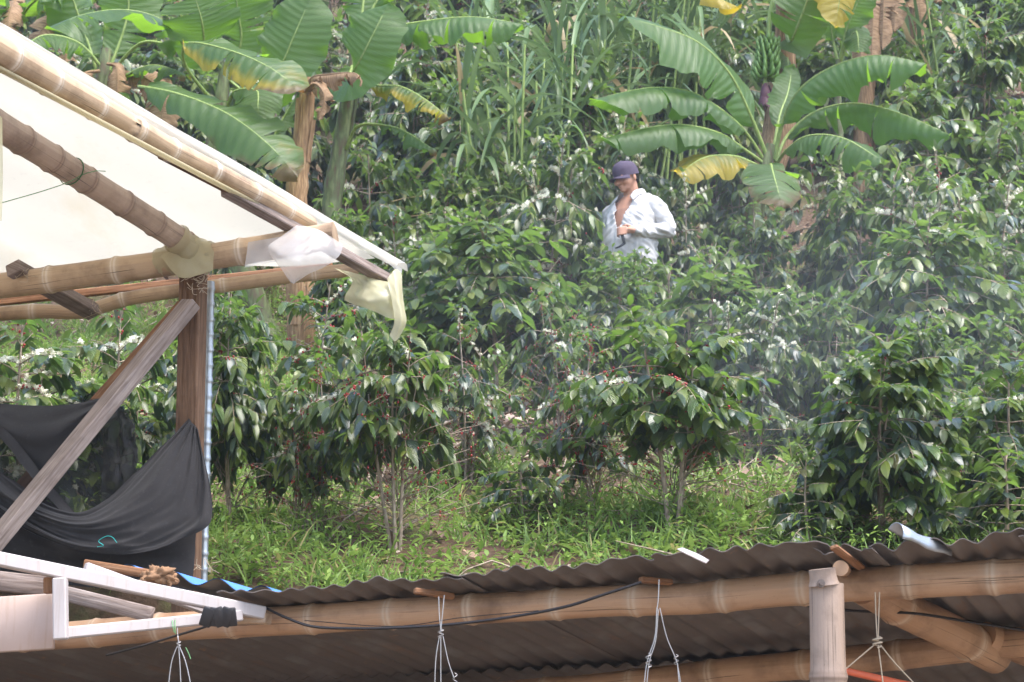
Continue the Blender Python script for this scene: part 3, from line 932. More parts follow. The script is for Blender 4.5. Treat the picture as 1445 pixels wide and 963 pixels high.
# ------------------------------------------------------------------ banana plants
def banana_leaf(root, mid, width, nh=(0, -.4, 1), fold=(.5, .5), yel=.15, old=0.0, tears=5, seed=0, pet=.16, mat='banana', wave=.035, r0=.018, tipblunt=.5, edge=(1, 1)):
    """mid: world points from petiole base to tip; blade starts at fraction pet. fold: droop of the two halves (radians)"""
    rd = np.random.default_rng(seed)
    n = 34; m = 5
    c = catmull(mid, n)
    T = np.gradient(c, axis=0); T = nrm(T)
    nh = nrm(V3(nh))
    S = nrm(np.cross(T, nh[None])); N = np.cross(S, T)
    g = Geo()
    s = np.linspace(0, 1, n)
    k0 = int(pet * n)
    sb = np.clip((s - pet) / (1 - pet), 0, 1)
    w = (np.clip(sb, 0, 1) ** .42) * (1 - sb ** 3.2) ** .62
    w = w / w.max() * width
    ph = rd.random() * 6.28
    for h, sg in enumerate((-1, 1)):
        cuts = set(int(k0 + rd.uniform(.15, .95) * (n - k0)) for _ in range(tears))
        rows = []
        for i in range(k0, n):
            rows.append(i)
        fo = fold[h]; df = 0
        strips = []; cur = []
        for i in rows:
            cur.append((i, fo + df))
            if i in cuts and len(cur) > 1:
                strips.append(cur); df = rd.normal(0, .16); cur = [(i, fo + df)]
        if len(cur) > 1: strips.append(cur)
        rnd = np.clip(.45 + rd.normal(0, .2), 0, 1)
        gap = .022 if mat == 'banana' else .05
        for st in strips:
            vv, uu, tt = [], [], []
            q0 = len(st)
            for j, (i, f) in enumerate(st):
                gapf = 1.0; gt = 0.0
                if i - k0 > 1 and i < n - 2 and j == 0: gt = gap
                if i - k0 > 1 and i < n - 2 and j == q0 - 1: gt = -gap
                if j in (0, q0 - 1) and 0 < i - k0 and i < n - 1: gapf = .985
                for b in range(m + 1):
                    t = b / m
                    ang = f * (.35 + .65 * t)
                    wv = wave * math.sin(s[i] * 21 + ph + sg) * t * t + wave * .5 * math.sin(s[i] * 47 + 2 * ph) * t ** 3
                    slant = .10 * w[i] * t * t
                    p = c[i] + sg * S[i] * w[i] * t * math.cos(ang) * gapf - N[i] * w[i] * t * math.sin(ang) + N[i] * wv + T[i] * slant
                    p = p + T[i] * gt * t ** 1.5 + (T[i] * rd.normal(0, .008) + S[i] * rd.normal(0, .010) if t == 1 else 0)
                    vv.append(p); uu.append([s[i] * 1.0, t * .25 * sg])
                    e = t ** 3 * edge[h]
                    tt.append([np.clip(yel + .75 * e * (yel > .3) + .25 * (s[i] ** 6) * (yel > .25), 0, 1), rnd, np.clip(old + old * 1.2 * e + (.5 * s[i] ** 8 if old > .05 else 0), 0, 1)])
            qd = grid_quads(q0, m + 1)
            if sg < 0: qd = qd[:, ::-1]
            g.add(vv, qd, None, uu, tt)
    lf = build_at(g, 'leaf', M[mat], root)
    g2 = Geo()
    tube(g2, c - N * (.004), np.linspace(r0, .003, n), 6)
    mr = g2.build('midrib', M['petiole'] if mat == 'banana' else M['dry'])
    mr.data.transform(Matrix.Translation(-Vector(root.location)))
    mr.parent = lf
    return lf


def pseudostem(root, pts, radii, mat, name='trunk', seed=0):
    rd = np.random.default_rng(seed)
    g = Geo()
    c = catmull(pts, 26)
    r = np.interp(np.linspace(0, 1, 26), np.linspace(0, 1, len(radii)), radii) * (1 + rd.normal(0, .035, 26))
    tube(g, c, r, 12)
    # peeling sheaths
    for k in range(7):
        i = rd.integers(2, 20); a = rd.random() * 6.28; l = rd.integers(4, 7)
        d = np.array([math.cos(a), math.sin(a), 0]); e = np.array([-d[1], d[0], 0])
        vv = []
        for j in range(l):
            cc = c[min(25, i + j)]; rr = r[min(25, i + j)]
            off = .012 + .03 * (j / l) ** 2
            for t in (-1, 0, 1): vv.append(cc + d * (rr + off - .25 * rr * abs(t)) + e * t * rr * .55)
        g.add(vv, grid_quads(l, 3), None, np.tile([[.3, .2]], (len(vv), 1)))
    return build_at(g, name, M[mat], root)


def PL(*pts): return [P(*p) for p in pts]


def base_at(px, d):
    x = P(px, 400, d)[0]
    return np.array([x, d, float(gz(x, d))])


# young banana plant in front (right)
d = 16.6
b = base_at(1078, d)
rt = empty('banana_plant', b, 'leafy young banana plant with broad arching leaves beside the man, one low leaf yellowing', 'banana plant', 'banana plants on the slope')
pseudostem(rt, [b, P(1066, 300, d), P(1088, 205, d)], [.085, .075, .05], 'pseudo_green', seed=1)
B0 = (1088, 215, d)
banana_leaf(rt, PL((1084, 225, d), (1062, 170, d - .15), (1030, 105, d - .4), (985, 60, d - .7), (930, 38, d - .95), (882, 24, d - 1.15)), .44, (.25, -.8, .55), (.12, .30), .12, seed=2, tears=3, r0=.024)
banana_leaf(rt, PL((1080, 228, d), (1055, 190, d - .15), (1022, 158, d - .4), (975, 130, d - .65), (915, 124, d - .95), (832, 142, d - 1.25)), .30, (.0, -.35, 1), (.9, .7), .1, seed=3, tears=3)
banana_leaf(rt, PL((1080, 232, d), (1052, 212, d - .2), (1015, 188, d - .5), (960, 176, d - .8), (905, 182, d - 1.0), (850, 197, d - 1.2)), .26, (0, -.3, 1), (1.0, .8), .1, seed=4, tears=3)
banana_leaf(rt, PL((1080, 240, d), (1062, 230, d - .25), (1035, 220, d - .5), (995, 222, d - .75), (955, 246, d - .95)), .24, (0, -.7, .8), (.5, .6), .52, seed=5, tears=3, edge=(.9, .9))
banana_leaf(rt, PL((1086, 240, d), (1088, 232, d - .5), (1090, 240, d - .95), (1096, 262, d - 1.25), (1104, 292, d - 1.4)), .27, (.05, -.9, .5), (.25, .25), .22, .22, seed=6, tears=5, pet=.25)
banana_leaf(rt, PL((1092, 225, d), (1105, 170, d - .1), (1130, 125, d - .3), (1180, 92, d - .5), (1240, 78, d - .7), (1308, 90, d - .85)), .33, (0, -.5, 1), (.75, 1.0), .1, seed=7, tears=3, wave=.06, r0=.022)
banana_leaf(rt, PL((1094, 228, d), (1112, 190, d + .1), (1150, 158, d), (1205, 146, d - .2), (1270, 160, d - .5), (1340, 190, d - .8)), .27, (0, -.5, 1), (.8, 1.0), .1, seed=8, tears=3, wave=.05)
banana_leaf(rt, PL((1093, 236, d), (1108, 214, d - .2), (1140, 192, d - .5), (1190, 195, d - .8), (1250, 230, d - 1.05)), .24, (0, -.7, .8), (.6, .8), .12, seed=9, tears=5)
banana_leaf(rt, PL((1090, 225, d), (1100, 165, d + .1), (1112, 130, d + .25), (1118, 95, d + .4)), .16, (.2, -.9, .2), (.3, .4), .1, seed=10, tears=0, pet=.3)

# fruiting banana plant behind it
d = 17.7
b = base_at(1085, d)
rf = empty('banana_plant', b, 'fruiting banana plant with a hanging green bunch and purple flower bud', 'banana plant', 'banana plants on the slope')
pseudostem(rf, [b, P(1070, 300, d), P(1100, 180, d), P(1108, 30, d), P(1108, -60, d)], [.15, .15, .158, .10, .08], 'pseudo_dry', seed=2)
banana_leaf(rf, PL((1108, 40, d - .1), (1115, 60, d - .35), (1128, 30, d - .55), (1142, -10, d - .6), (1155, -90, d - .4)), .36, (.1, -1, .1), (.25, .25), .12, seed=12, tears=3, pet=.12)
banana_leaf(rf, PL((1108, -40, d), (1125, -80, d - .4), (1175, -60, d - .7), (1185, -10, d - .8), (1178, 40, d - .8)), .26, (.3, -1, .3), (.3, .3), .75, seed=13, tears=3, edge=(.6, .6))
banana_leaf(rf, PL((1106, -40, d), (1080, -90, d - .3), (1030, -60, d - .5), (1010, -10, d - .6), (1045, 12, d - .6)), .2, (0, -.6, .9), (.6, .6), .55, seed=14, tears=5)
banana_leaf(rf, PL((1108, -50, d), (1100, -140, d), (1060, -220, d - .2), (980, -250, d - .5)), .4, (0, -.5, 1), (.5, .5), .1, seed=15)
banana_leaf(rf, PL((1108, -50, d), (1120, -140, d), (1180, -210, d - .2), (1280, -230, d - .5)), .4, (0, -.5, 1), (.5, .5), .1, seed=16)
banana_leaf(rf, PL((1112, 0, d + .1), (1118, 40, d + .1), (1112, 80, d - .1), (1114, 105, d - .25)), .12, (.5, -.9, .1), (.5, .5), .1, .1, seed=17, tears=0, mat='banana')
# bunch
g = Geo(); gs = Geo()
ax0 = P(1088, 15, d - .35); ax1 = P(1080, 112, d - .45); ax2 = P(1078, 128, d - .45)
tube(gs, catmull([P(1108, 0, d - .05), P(1098, -8, d - .25), ax0, (ax0 + ax1) / 2, ax2], 16), np.linspace(.035, .016, 16), 8)
build_at(gs, 'fruit_stalk', M['petiole'], rf)
for tier in range(7):
    t = .46 + .50 * tier / 6
    c = ax0 * (1 - t) + ax1 * t
    k = 15 - tier
    for j in range(k):
        a = j / k * 6.28 + tier * .4
        d0 = np.array([math.cos(a), math.sin(a), 0])
        l = (.13 + .006 * tier) * random.uniform(.9, 1.1)
        pts = [c + d0 * .03, c + d0 * .09 + [0, 0, -.03], c + d0 * .15 + [0, 0, .02], c + d0 * .165 + [0, 0, .08]]
        pts = [c + (q - c) * (l / .2) + np.array([0, 0, random.gauss(0, .008)]) for q in pts]
        tube(g, catmull(pts, 7), np.array([.008, .016, .02, .021, .02, .014, .004]) * .95, 6)
build_at(g, 'fruit_bunch', M['fruit'], rf)
g = Geo()
c0 = P(1080, 118, d - .45); c1 = P(1080, 158, d - .45)
tube(g, catmull([c0, (c0 * .6 + c1 * .4), (c0 * .3 + c1 * .7), c1], 10), np.array([.02, .04, .055, .062, .064, .06, .05, .036, .02, .004]) * .78, 10)
for j in range(9):
    a = j * .7; t = .15 + .07 * j
    cc = c0 * (1 - t) + c1 * t; d0 = np.array([math.cos(a), math.sin(a), 0]); e0 = np.array([-d0[1], d0[0], 0])
    vv = []
    for q in range(5):
        s_ = q / 4
        for w_ in (-1, 0, 1): vv.append(cc + d0 * (.044 + .03 * s_ - .012 * abs(w_)) + e0 * w_ * .03 * math.sin(math.pi * (.25 + .7 * s_)) + np.array([0, 0, .03 - .11 * s_]))
    g.add(vv, grid_quads(5, 3))
build_at(g, 'flower_bud', M['bud'], rf)

# banana clump above the plastic roof (left)
d = 15.0
b = base_at(430, d)
rt = empty('banana_plant', b, 'dry brown banana trunk broken off at the top, a withered leaf folded over it', 'banana plant', 'banana plants on the slope')
pseudostem(rt, [b, P(418, 290, d), P(428, 190, d), P(436, 112, d)], [.12, .105, .085, .06], 'pseudo_dry', seed=4)
banana_leaf(rt, PL((432, 150, d), (438, 112, d - .12), (465, 105, d - .2), (500, 103, d - .3), (508, 112, d - .4)), .10, (0, -.5, 1), (1.1, 1.2), 0, seed=21, mat='dry', tears=3, pet=.05)
banana_leaf(rt, PL((430, 130, d - .1), (445, 118, d - .22), (458, 135, d - .26), (450, 170, d - .24)), .08, (.2, -1, .1), (.6, .9), 0, seed=22, mat='dry', tears=3, pet=.05)

d = 15.6
b = base_at(478, d)
rt = empty('banana_plant', b, 'banana plant with mottled green trunk right of the dry broken trunk', 'banana plant', 'banana plants on the slope')
pseudostem(rt, [b, P(468, 300, d), P(482, 200, d), P(496, 110, d), P(505, 60, d)], [.11, .10, .085, .07, .05], 'pseudo_green', seed=5)
banana_leaf(rt, PL((498, 90, d), (492, 112, d - .3), (505, 90, d - .55), (528, 45, d - .65), (549, 4, d - .6)), .29, (-.2, -1, .2), (.12, .12), .1, seed=23, tears=0, pet=.1)
banana_leaf(rt, PL((500, 105, d), (530, 120, d - .2), (565, 122, d - .4), (600, 140, d - .6), (634, 167, d - .75)), .15, (0, -.5, 1), (.7, .9), .42, .15, seed=24, tears=5, edge=(.2, 1))
banana_leaf(rt, PL((488, 210, d - .05), (505, 178, d - .2), (550, 178, d - .35), (580, 190, d - .5), (617, 215, d - .6)), .10, (0, -.5, 1), (.6, .8), .25, .1, seed=25, tears=3, pet=.4)
banana_leaf(rt, PL((505, 60, d), (540, 42, d - .2), (600, 30, d - .4), (670, 24, d - .6), (738, 34, d - .7)), .25, (0, -.45, 1), (1.0, .75), .12, seed=26, tears=3, wave=.05)
banana_leaf(rt, PL((505, 62, d), (512, 10, d + .1), (518, -50, d + .1), (530, -110, d)), .24, (0, -1, .1), (.2, .2), .25, seed=27)
banana_leaf(rt, PL((503, 62, d), (540, -10, d), (590, -40, d - .2), (640, -10, d - .4)), .2, (0, -.4, 1), (.7, .7), .1, seed=28)

d = 15.8
b = base_at(385, d)
rt = empty('banana_plant', b, 'banana plant above the plastic roof with a yellow-edged leaf reaching the dry trunk', 'banana plant', 'banana plants on the slope')
pseudostem(rt, [b, P(300, 250, d), P(312, 150, d), P(318, 90, d)], [.11, .10, .08, .05], 'pseudo_green', seed=6)
banana_leaf(rt, PL((306, 150, d), (262, 92, d - .35), (262, 62, d - .6), (320, 70, d - .9), (380, 95, d - 1.1), (429, 132, d - 1.25)), .26, (0, -.75, .8), (.2, .55), .33, .2, seed=31, tears=6, pet=.34, edge=(0, 1))
banana_leaf(rt, PL((300, 170, d), (270, 140, d - .3), (196, 122, d - .6), (250, 132, d - .9), (320, 160, d - 1.1), (380, 205, d - 1.3), (420, 250, d - 1.4)), .27, (0, -.75, .75), (.2, .5), .28, .2, seed=32, tears=5, pet=.36, edge=(0, 1))
banana_leaf(rt, PL((318, 110, d), (360, 135, d - .1), (392, 100, d - .3), (415, 50, d - .4), (440, -8, d - .4)), .33, (-.2, -1, .15), (.12, .12), .1, seed=33, tears=0, pet=.2)
banana_leaf(rt, PL((316, 100, d), (292, 70, d - .2), (285, 30, d - .4), (270, -20, d - .5)), .34, (.2, -1, .2), (.2, .2), .12, seed=34, tears=3, pet=.15)
banana_leaf(rt, PL((318, 110, d), (340, 60, d - .1), (335, 10, d - .2), (330, -40, d - .3)), .30, (-.2, -1, .1), (.2, .2), .12, seed=35, pet=.2)
banana_leaf(rt, PL((318, 160, d), (330, 130, d - .2), (362, 128, d - .4), (364, 150, d - .5), (364, 172, d - .5)), .22, (.1, -1, .5), (.3, .3), .1, seed=36, tears=0, pet=.3)
banana_leaf(rt, PL((372, 230, d - .2), (385, 195, d - .3), (403, 160, d - .3), (424, 128, d - .3)), .09, (-.7, -.6, .1), (.7, .9), .05, seed=37, tears=0, pet=.1)

d = 16.4
b = base_at(190, d)
rt = empty('banana_plant', b, 'banana plant at the top left with a big pale arching leaf over the bamboo rafter', 'banana plant', 'banana plants on the slope')
pseudostem(rt, [b, P(135, 220, d), P(142, 130, d), P(150, 70, d)], [.12, .11, .085, .05], 'pseudo_green', seed=7)
banana_leaf(rt, PL((150, 110, d), (200, 60, d - .2), (258, 66, d - .5), (232, 30, d - .75), (180, 14, d - 1.0), (120, 20, d - 1.25), (66, 42, d - 1.45)), .36, (-.1, -.7, .8), (.25, .6), .1, .03, seed=41, tears=6, pet=.34)
banana_leaf(rt, PL((150, 110, d), (180, 20, d), (178, -40, d - .1), (172, -100, d - .2)), .32, (0, -1, .2), (.25, .25), .12, seed=42)
banana_leaf(rt, PL((148, 100, d), (110, 60, d - .2), (60, 50, d - .4), (20, 80, d - .6)), .26, (0, -.6, .9), (.7, .7), .1, seed=43, tears=5)
banana_leaf(rt, PL((152, 125, d), (180, 105, d - .1), (215, 92, d - .3), (250, 100, d - .5), (262, 110, d - .6)), .15, (0, -.4, 1), (.5, .7), .2, .15, seed=44)
banana_leaf(rt, PL((140, 110, d), (110, 20, d), (90, -20, d - .1), (30, -10, d - .3)), .3, (0, -.6, .7), (.5, .5), .1, seed=45)
banana_leaf(rt, PL((148, 110, d), (205, 110, d - .1), (230, 140, d - .2), (225, 185, d - .3)), .18, (.1, -1, .2), (.5, .5), 0, seed=46, mat='dry', tears=4)
banana_leaf(rt, PL((146, 100, d), (80, 30, d + .1), (55, 50, d), (50, 110, d)), .16, (.1, -1, .2), (.5, .5), 0, seed=47, mat='dry', tears=4)

for i, (x0, y0, x1, y1, x2, y2) in enumerate(((300, 60, 285, 110, 292, 190), (312, 60, 345, 95, 352, 165), (152, 90, 165, 130, 160, 200), (140, 100, 118, 130, 112, 185))):
    banana_leaf(rt, PL((x0, y0, d - .1), (x1, y0 + 5, d - .25), (x1, y1, d - .3), (x2, y2, d - .25)), .15, (.3 * (-1) ** i, -1, .1), (.7, .9), 0, seed=80 + i, mat='dry', tears=5, pet=.1) if i > 1 else None

d = 17.6
b = base_at(30, d)
rt = empty('banana_plant', b, 'banana plant in the very top left corner, partly cut by the picture edge', 'banana plant', 'banana plants on the slope')
pseudostem(rt, [b, P(20, 150, d), P(15, 50, d)], [.12, .11, .07], 'pseudo_green', seed=8)
banana_leaf(rt, PL((15, 60, d), (40, 10, d - .2), (75, -10, d - .5), (120, 0, d - .8)), .25, (0, -.6, .9), (.5, .5), .1, seed=51)
banana_leaf(rt, PL((15, 60, d), (10, 0, d - .2), (-20, -30, d - .5), (-60, 0, d - .8)), .28, (0, -.6, .9), (.5, .5), .1, seed=52)
banana_leaf(rt, PL((18, 40, d), (60, 0, d - .1), (95, 20, d - .15), (92, 90, d - .2)), .2, (0, -1, .2), (.5, .5), 0, seed=53, mat='dry', tears=4)
banana_leaf(rt, PL((18, 40, d), (22, 0, d), (12, 30, d - .3), (10, 90, d - .4)), .14, (0, -1, .2), (.5, .5), 0, seed=54, mat='dry', tears=4)

# dead-leaved banana and a small one, upper right
d = 20.5
b = base_at(1225, d)
rt = empty('banana_plant', b, 'banana plant high on the slope wrapped in brown hanging dead leaves', 'banana plant', 'banana plants on the slope')
pseudostem(rt, [b, P(1222, 80, d), P(1240, -40, d), P(1245, -130, d)], [.13, .12, .1, .08], 'pseudo_dry', seed=9)
for i, (px, py) in enumerate(((1215, 95), (1245, 70), (1262, 45), (1230, 105))):
    banana_leaf(rt, PL((1244, -110, d), (px + 4, -70, d - .3), (px + 2, 0, d - .4), (px, py, d - .4)), .17, (random.uniform(-.4, .4), -1, .1), (.5, .7), 0, seed=60 + i, mat='dry', tears=4, pet=.1)
banana_leaf(rt, PL((1245, -120, d), (1290, -150, d - .3), (1350, -120, d - .5), (1400, -60, d - .6)), .3, (0, -.5, 1), (.6, .6), .1, seed=66)
d = 21.5
b = base_at(1290, d)
rt = empty('banana_plant', b, 'half hidden banana plant with a single pointed brown dead leaf hanging by the cane stalks', 'banana plant', 'banana plants on the slope')
pseudostem(rt, [b, P(1292, 40, d), P(1296, -110, d)], [.12, .11, .08], 'pseudo_dry', seed=10)
banana_leaf(rt, PL((1296, -110, d), (1290, -80, d - .3), (1295, -20, d - .4), (1302, 42, d - .4)), .17, (.2, -1, .1), (.4, .5), 0, seed=70, mat='dry', tears=3)
banana_leaf(rt, PL((1296, -110, d), (1320, -110, d - .3), (1330, -60, d - .4), (1322, 5, d - .4)), .14, (.2, -1, .1), (.4, .5), 0, seed=71, mat='dry', tears=3)
d = 18.6
b = base_at(1190, d)
rt = empty('banana_plant', b, 'small green banana plant behind the fruiting one, with thin stalks and rounded leaves', 'banana plant', 'banana plants on the slope')
pseudostem(rt, [b, P(1182, 130, d), P(1184, 85, d)], [.06, .05, .035], 'pseudo_green', seed=11)
banana_leaf(rt, PL((1184, 95, d), (1176, 60, d), (1172, 25, d - .1), (1175, -5, d - .2)), .17, (0, -1, .2), (.2, .2), .1, seed=72, pet=.4, tears=0)
banana_leaf(rt, PL((1184, 95, d), (1192, 50, d - .1), (1205, 15, d - .2), (1225, -25, d - .3)), .2, (-.2, -1, .2), (.2, .2), .1, seed=73, pet=.3, tears=0)
banana_leaf(rt, PL((1184, 95, d), (1195, 60, d - .1), (1208, 45, d - .2), (1212, 75, d - .3)), .15, (-.2, -1, .2), (.4, .4), .1, seed=74, pet=.3, tears=0)


# ------------------------------------------------------------------ sugar cane
def cane(px, d, htop, nst, label, seed, lean=.25, spread=.35, dry=.12, ll=1.25):
    rd = np.random.default_rng(seed)
    b = base_at(px, d)
    rt = empty('sugar_cane', b, label, 'sugar cane', 'clumps of sugar cane')
    H = P(px, htop, d)[2] - b[2]
    gs, gl = Geo(), Geo()
    PP, AA, UU, LL, WW, DD, TT = [], [], [], [], [], [], []
    for k in range(nst):
        a = rd.random() * 6.28; r = rd.random() ** .5 * spread
        p0 = b + [math.cos(a) * r, math.sin(a) * r, -.05]
        h = H * rd.uniform(.55, .8)
        p1 = p0 + [math.cos(a) * lean * h * rd.random() + rd.normal(0, .08), math.sin(a) * lean * h * .6 * rd.random(), h]
        st = catmull([p0, (p0 + p1) / 2 + rd.normal(0, .04, 3), p1], 12)
        tube(gs, st, np.linspace(.017, .011, 12), 6, cap=False)
        kk = rd.integers(7, 11)
        for j in range(kk):
            t = .25 + .75 * (j + rd.random()) / kk
            q = t * 11; i = int(min(10, q)); p = st[i] * (1 - (q - i)) + st[i + 1] * (q - i)
            az = rd.random() * 6.28; el = rd.uniform(.75, 1.45)
            PP.append(p); AA.append([math.cos(az) * math.cos(el), math.sin(az) * math.cos(el), math.sin(el)]); UU.append([-math.cos(az), -math.sin(az), .6])
            LL.append(ll * rd.uniform(.7, 1.2)); WW.append(rd.uniform(.05, .09)); DD.append(rd.uniform(.5, 2.6) * (1.3 - .4 * t))
            isdry = (rd.random() < dry * (2.2 - 2 * t))
            TT.append([0, rd.random(), .9 if isdry else 0])
    leaves(gl, np.array(PP), np.array(AA), np.array(UU), np.array(LL), np.array(WW), np.array(DD), np.array(TT), 9, .3, .004, 'strap')
    build_at(gs, 'stalks', M['petiole'], rt)
    build_at(gl, 'leaves', M['cane'], rt)


cane(742, 17.2, -70, 13, 'sugar cane clump with long pale strap leaves and dry brown blades at its foot', 1, .2, .3, .2, 1.3)
cane(790, 19.0, -120, 16, 'tall sugar cane clump right of the front clump, leaves arching over the dark shrub', 2, .25, .5, .1, 1.35)
cane(890, 20.5, -160, 11, 'dense sugar cane behind the level of the cap, between dark shrub and fruiting banana', 3, .25, .6, .06, 1.4)
cane(960, 20.5, -150, 11, 'sugar cane right behind the big raised banana leaf', 4, .25, .5, .08, 1.35)
cane(1350, 21.0, -90, 8, 'sugar cane with pale stalks between dead banana leaves and the top right corner', 6, .2, .2, .25, 1.1)
cane(1060, 21.5, -160, 10, 'sugar cane far behind the green banana bunch', 7, .25, .5, .1, 1.3)
# ------------------------------------------------------------------ bamboo
def bamboo(g, pts, r0, r1, spacing=.27, seed=0, phase=None, sides=18, bend=0.0):
    rd = np.random.default_rng(seed)
    c = catmull(pts, 60)
    L = np.concatenate([[0], np.cumsum(np.linalg.norm(np.diff(c, axis=0), axis=1))])
    tot = L[-1]
    nodes = []
    x = spacing * (rd.random() if phase is None else phase)
    while x < tot:
        nodes.append(x); x += spacing * rd.uniform(.85, 1.15)
    s = list(np.linspace(0, tot, max(12, int(tot / .06))))
    for nd in nodes:
        s += [nd - .035, nd - .016, nd - .007, nd, nd + .007, nd + .016, nd + .035]
    s = np.unique(np.clip(np.array(s), 0, tot))
    pt = np.stack([np.interp(s, L, c[:, k]) for k in range(3)], 1)
    r = r0 + (r1 - r0) * s / tot
    tn = np.zeros((len(s), 3))
    for nd in nodes:
        dd = np.abs(s - nd)
        r = r * (1 + .095 * np.exp(-(dd / .011) ** 2) + .02 * np.exp(-(dd / .05) ** 2))
        tn[:, 0] = np.maximum(tn[:, 0], np.where((dd < .009) & (dd > .001), 1.0, np.where(dd < .017, .25, 0)))
    r = r * (1 + .012 * np.sin(s * 3.1 + seed))
    tn[:, 1] = rd.random()
    pt = pt + np.stack([np.interp(s, np.linspace(0, tot, max(4, int(tot / .25))), rd.normal(0, .0035, max(4, int(tot / .25)))) for _ in range(3)], 1)
    tube(g, pt, r, sides, tn)


def tri(root, name, mat, fn, label=None, parent=None):
    g = Geo(); fn(g)
    o = build_at(g, name, M[mat], root)
    if parent is not None:
        o.parent = parent
    if label: o['label'] = label
    return o


from mathutils import noise as wnoise


def wob(amp, k, seed):
    """crumple: soft billows plus sharp ridges where the sheet is creased"""
    def f(u, v):
        U_, V_ = np.broadcast_arrays(u, v)
        n = np.zeros(U_.shape)
        for q in np.ndindex(U_.shape):
            x, y = U_[q] * k * 1.6, V_[q] * k * 1.2
            w = wnoise.noise(Vector((x * .8, y * .8, seed)))
            n[q] = .9 * w + .9 * (.3 - abs(wnoise.noise(Vector((x * 1.3 + w, y * 1.1, seed + 9))))) + .45 * (.3 - abs(wnoise.noise(Vector((x * 3.1 + y, y * 2.6 - x + w, seed + 17)))))
        n = n * amp * 1.6
        return np.stack([n * .15, n, n * .3], -1)
    return f


# ================================================================== dryer shelter on the left
pb = P(273, 800, 7.65); pb[2] = 0.0
DR = empty('drying_shelter', pb, 'bamboo and timber drying shelter roofed with pale translucent plastic film', 'shelter')

# roof plane through the right gable edge and the eave
Ra = P(-70, -8, 5.45); Rb = P(556, 376, 8.15); E0 = P(-60, 452, 8.25); E1 = P(520, 374, 8.30)
gdir = nrm(Ra - Rb)


def plastic(g):
    # rows run along the gable edge, columns along the eave
    lo = catmull([E1 + [.03, 0, .03], E0 + [-2.5, -.1, .06]], 40)
    hi = lo + (Ra - Rb) * 1.25
    hi[:, 2] += .02
    t = np.linspace(0, 1, 40)[:, None, None]
    gp = lo[None] * (1 - t) + hi[None] * t
    u = np.linspace(0, 1, 40)
    gp[:, :, 2] += .012 * np.sin(u[None, :] * 60 + 3 * t[:, :, 0]) * np.sin(t[:, :, 0] * 14) - .02 * np.sin(u[None, :] * 19) ** 2
    g.add(gp.reshape(-1, 3), grid_quads(40, 40))


tri(DR, 'plastic_film', 'sheet', plastic)
# gable rafter (bamboo), batten below it, film lapped over its back
r1 = tri(DR, 'rafter', 'bamboo', lambda g: bamboo(g, [P(-70, 36, 5.5), P(0, 74, 5.75), P(231, 205, 6.7), P(330, 258, 7.08), P(438, 318, 7.55)], .056, .034, .26, 3, .3))
bt = tri(DR, 'batten', 'timber_grey', lambda g: (beam(g, P(318, 268, 7.05), P(555, 400, 8.12), .050, .045, 12),))
tri(DR, 'batten', 'timber', lambda g: beam(g, P(226, 219, 6.72), P(328, 272, 7.08), .03, .022, 4), 'dark strip nailed under the bamboo rafter')


tri(DR, 'batten', 'wrap', lambda g: beam(g, P(-70, 61, 5.52), P(418, 318, 7.5), .026, .013, 0), 'lath wrapped in yellowed film along the underside of the bamboo rafter')
tri(DR, 'plastic_scrap', 'scrap_y', lambda g: patch(g, [[P(-6, 160, 6.1), P(3, 166, 6.1)], [P(-6, 240, 6.1), P(4, 245, 6.12)], [P(-6, 312, 6.1), P(2, 312, 6.1)]], 5, 10, wob(.003, 1, 2)))


def lap(g):
    top = [P(-75, 8, 5.47), P(0, 48, 5.75), P(231, 185, 6.7), P(330, 240, 7.1), P(470, 324, 7.72), P(562, 378, 8.1)]
    up = [p + np.array([.004, -.02, .016]) for p in top]
    mid = [p + np.array([.0, -.05, .004]) for p in top]
    lo = [p + np.array([-.01, -.055, -.024 - .012 * math.sin(i * 2.1)]) for i, p in enumerate(top)]
    bk = [p + np.array([.03, .06, .035]) for p in top]
    bk2 = [p + np.array([.03, .20, .035]) for p in top]
    patch(g, [bk2, bk, up, mid, lo], 60, 18, wob(.006, 6, 5))


tri(DR, 'film_edge', 'film_edge', lap)
# second rafter
tri(DR, 'rafter', 'bamboo_grey', lambda g: bamboo(g, [P(-80, 126, 6.15), P(120, 254, 6.95), P(272, 350, 7.52)], .054, .050, .20, 8, .2))
# wall plate
tri(DR, 'wall_plate', 'bamboo', lambda g: bamboo(g, [P(-480, 470, 8.03), P(-60, 412, 7.75), P(130, 386, 7.62), P(300, 362, 7.52), P(470, 334, 7.42)], .052, .055, .27, 9, .35))
# eave pole with its dip where the strut meets it
tri(DR, 'eave_pole', 'bamboo', lambda g: bamboo(g, [P(-480, 478, 8.2), P(-60, 448, 8.2), P(60, 440, 8.2), P(120, 440, 8.2), P(180, 421, 8.2), P(300, 404, 8.2), P(505, 381, 8.25)], .036, .030, .45, 10, .5))
tri(DR, 'eave_pole', 'timber_red', lambda g: beam(g, P(-400, 468, 8.30), P(470, 377, 8.38), .03, .035, 0), 'thin sawn strip lying on the eave pole')
tri(DR, 'strut', 'timber_grey', lambda g: beam(g, P(18, 378, 7.6), P(132, 441, 8.12), .07, .055, 20))
po = tri(DR, 'post', 'timber', lambda g: beam(g, np.r_[P(277, 800, 7.65)[:2], -0.05], P(273, 388, 7.60), .10, .065, 0, (.45, 1, 0)))
tri(DR, 'brace', 'timber_grey', lambda g: beam(g, P(270, 428, 7.52), P(-190, 988, 6.94), .078, .055, 18))
tri(DR, 'brace', 'timber_red', lambda g: beam(g, P(262, 432, 7.74), P(-110, 850, 8.15), .075, .05, 0), 'brown rear brace seen through the black netting')


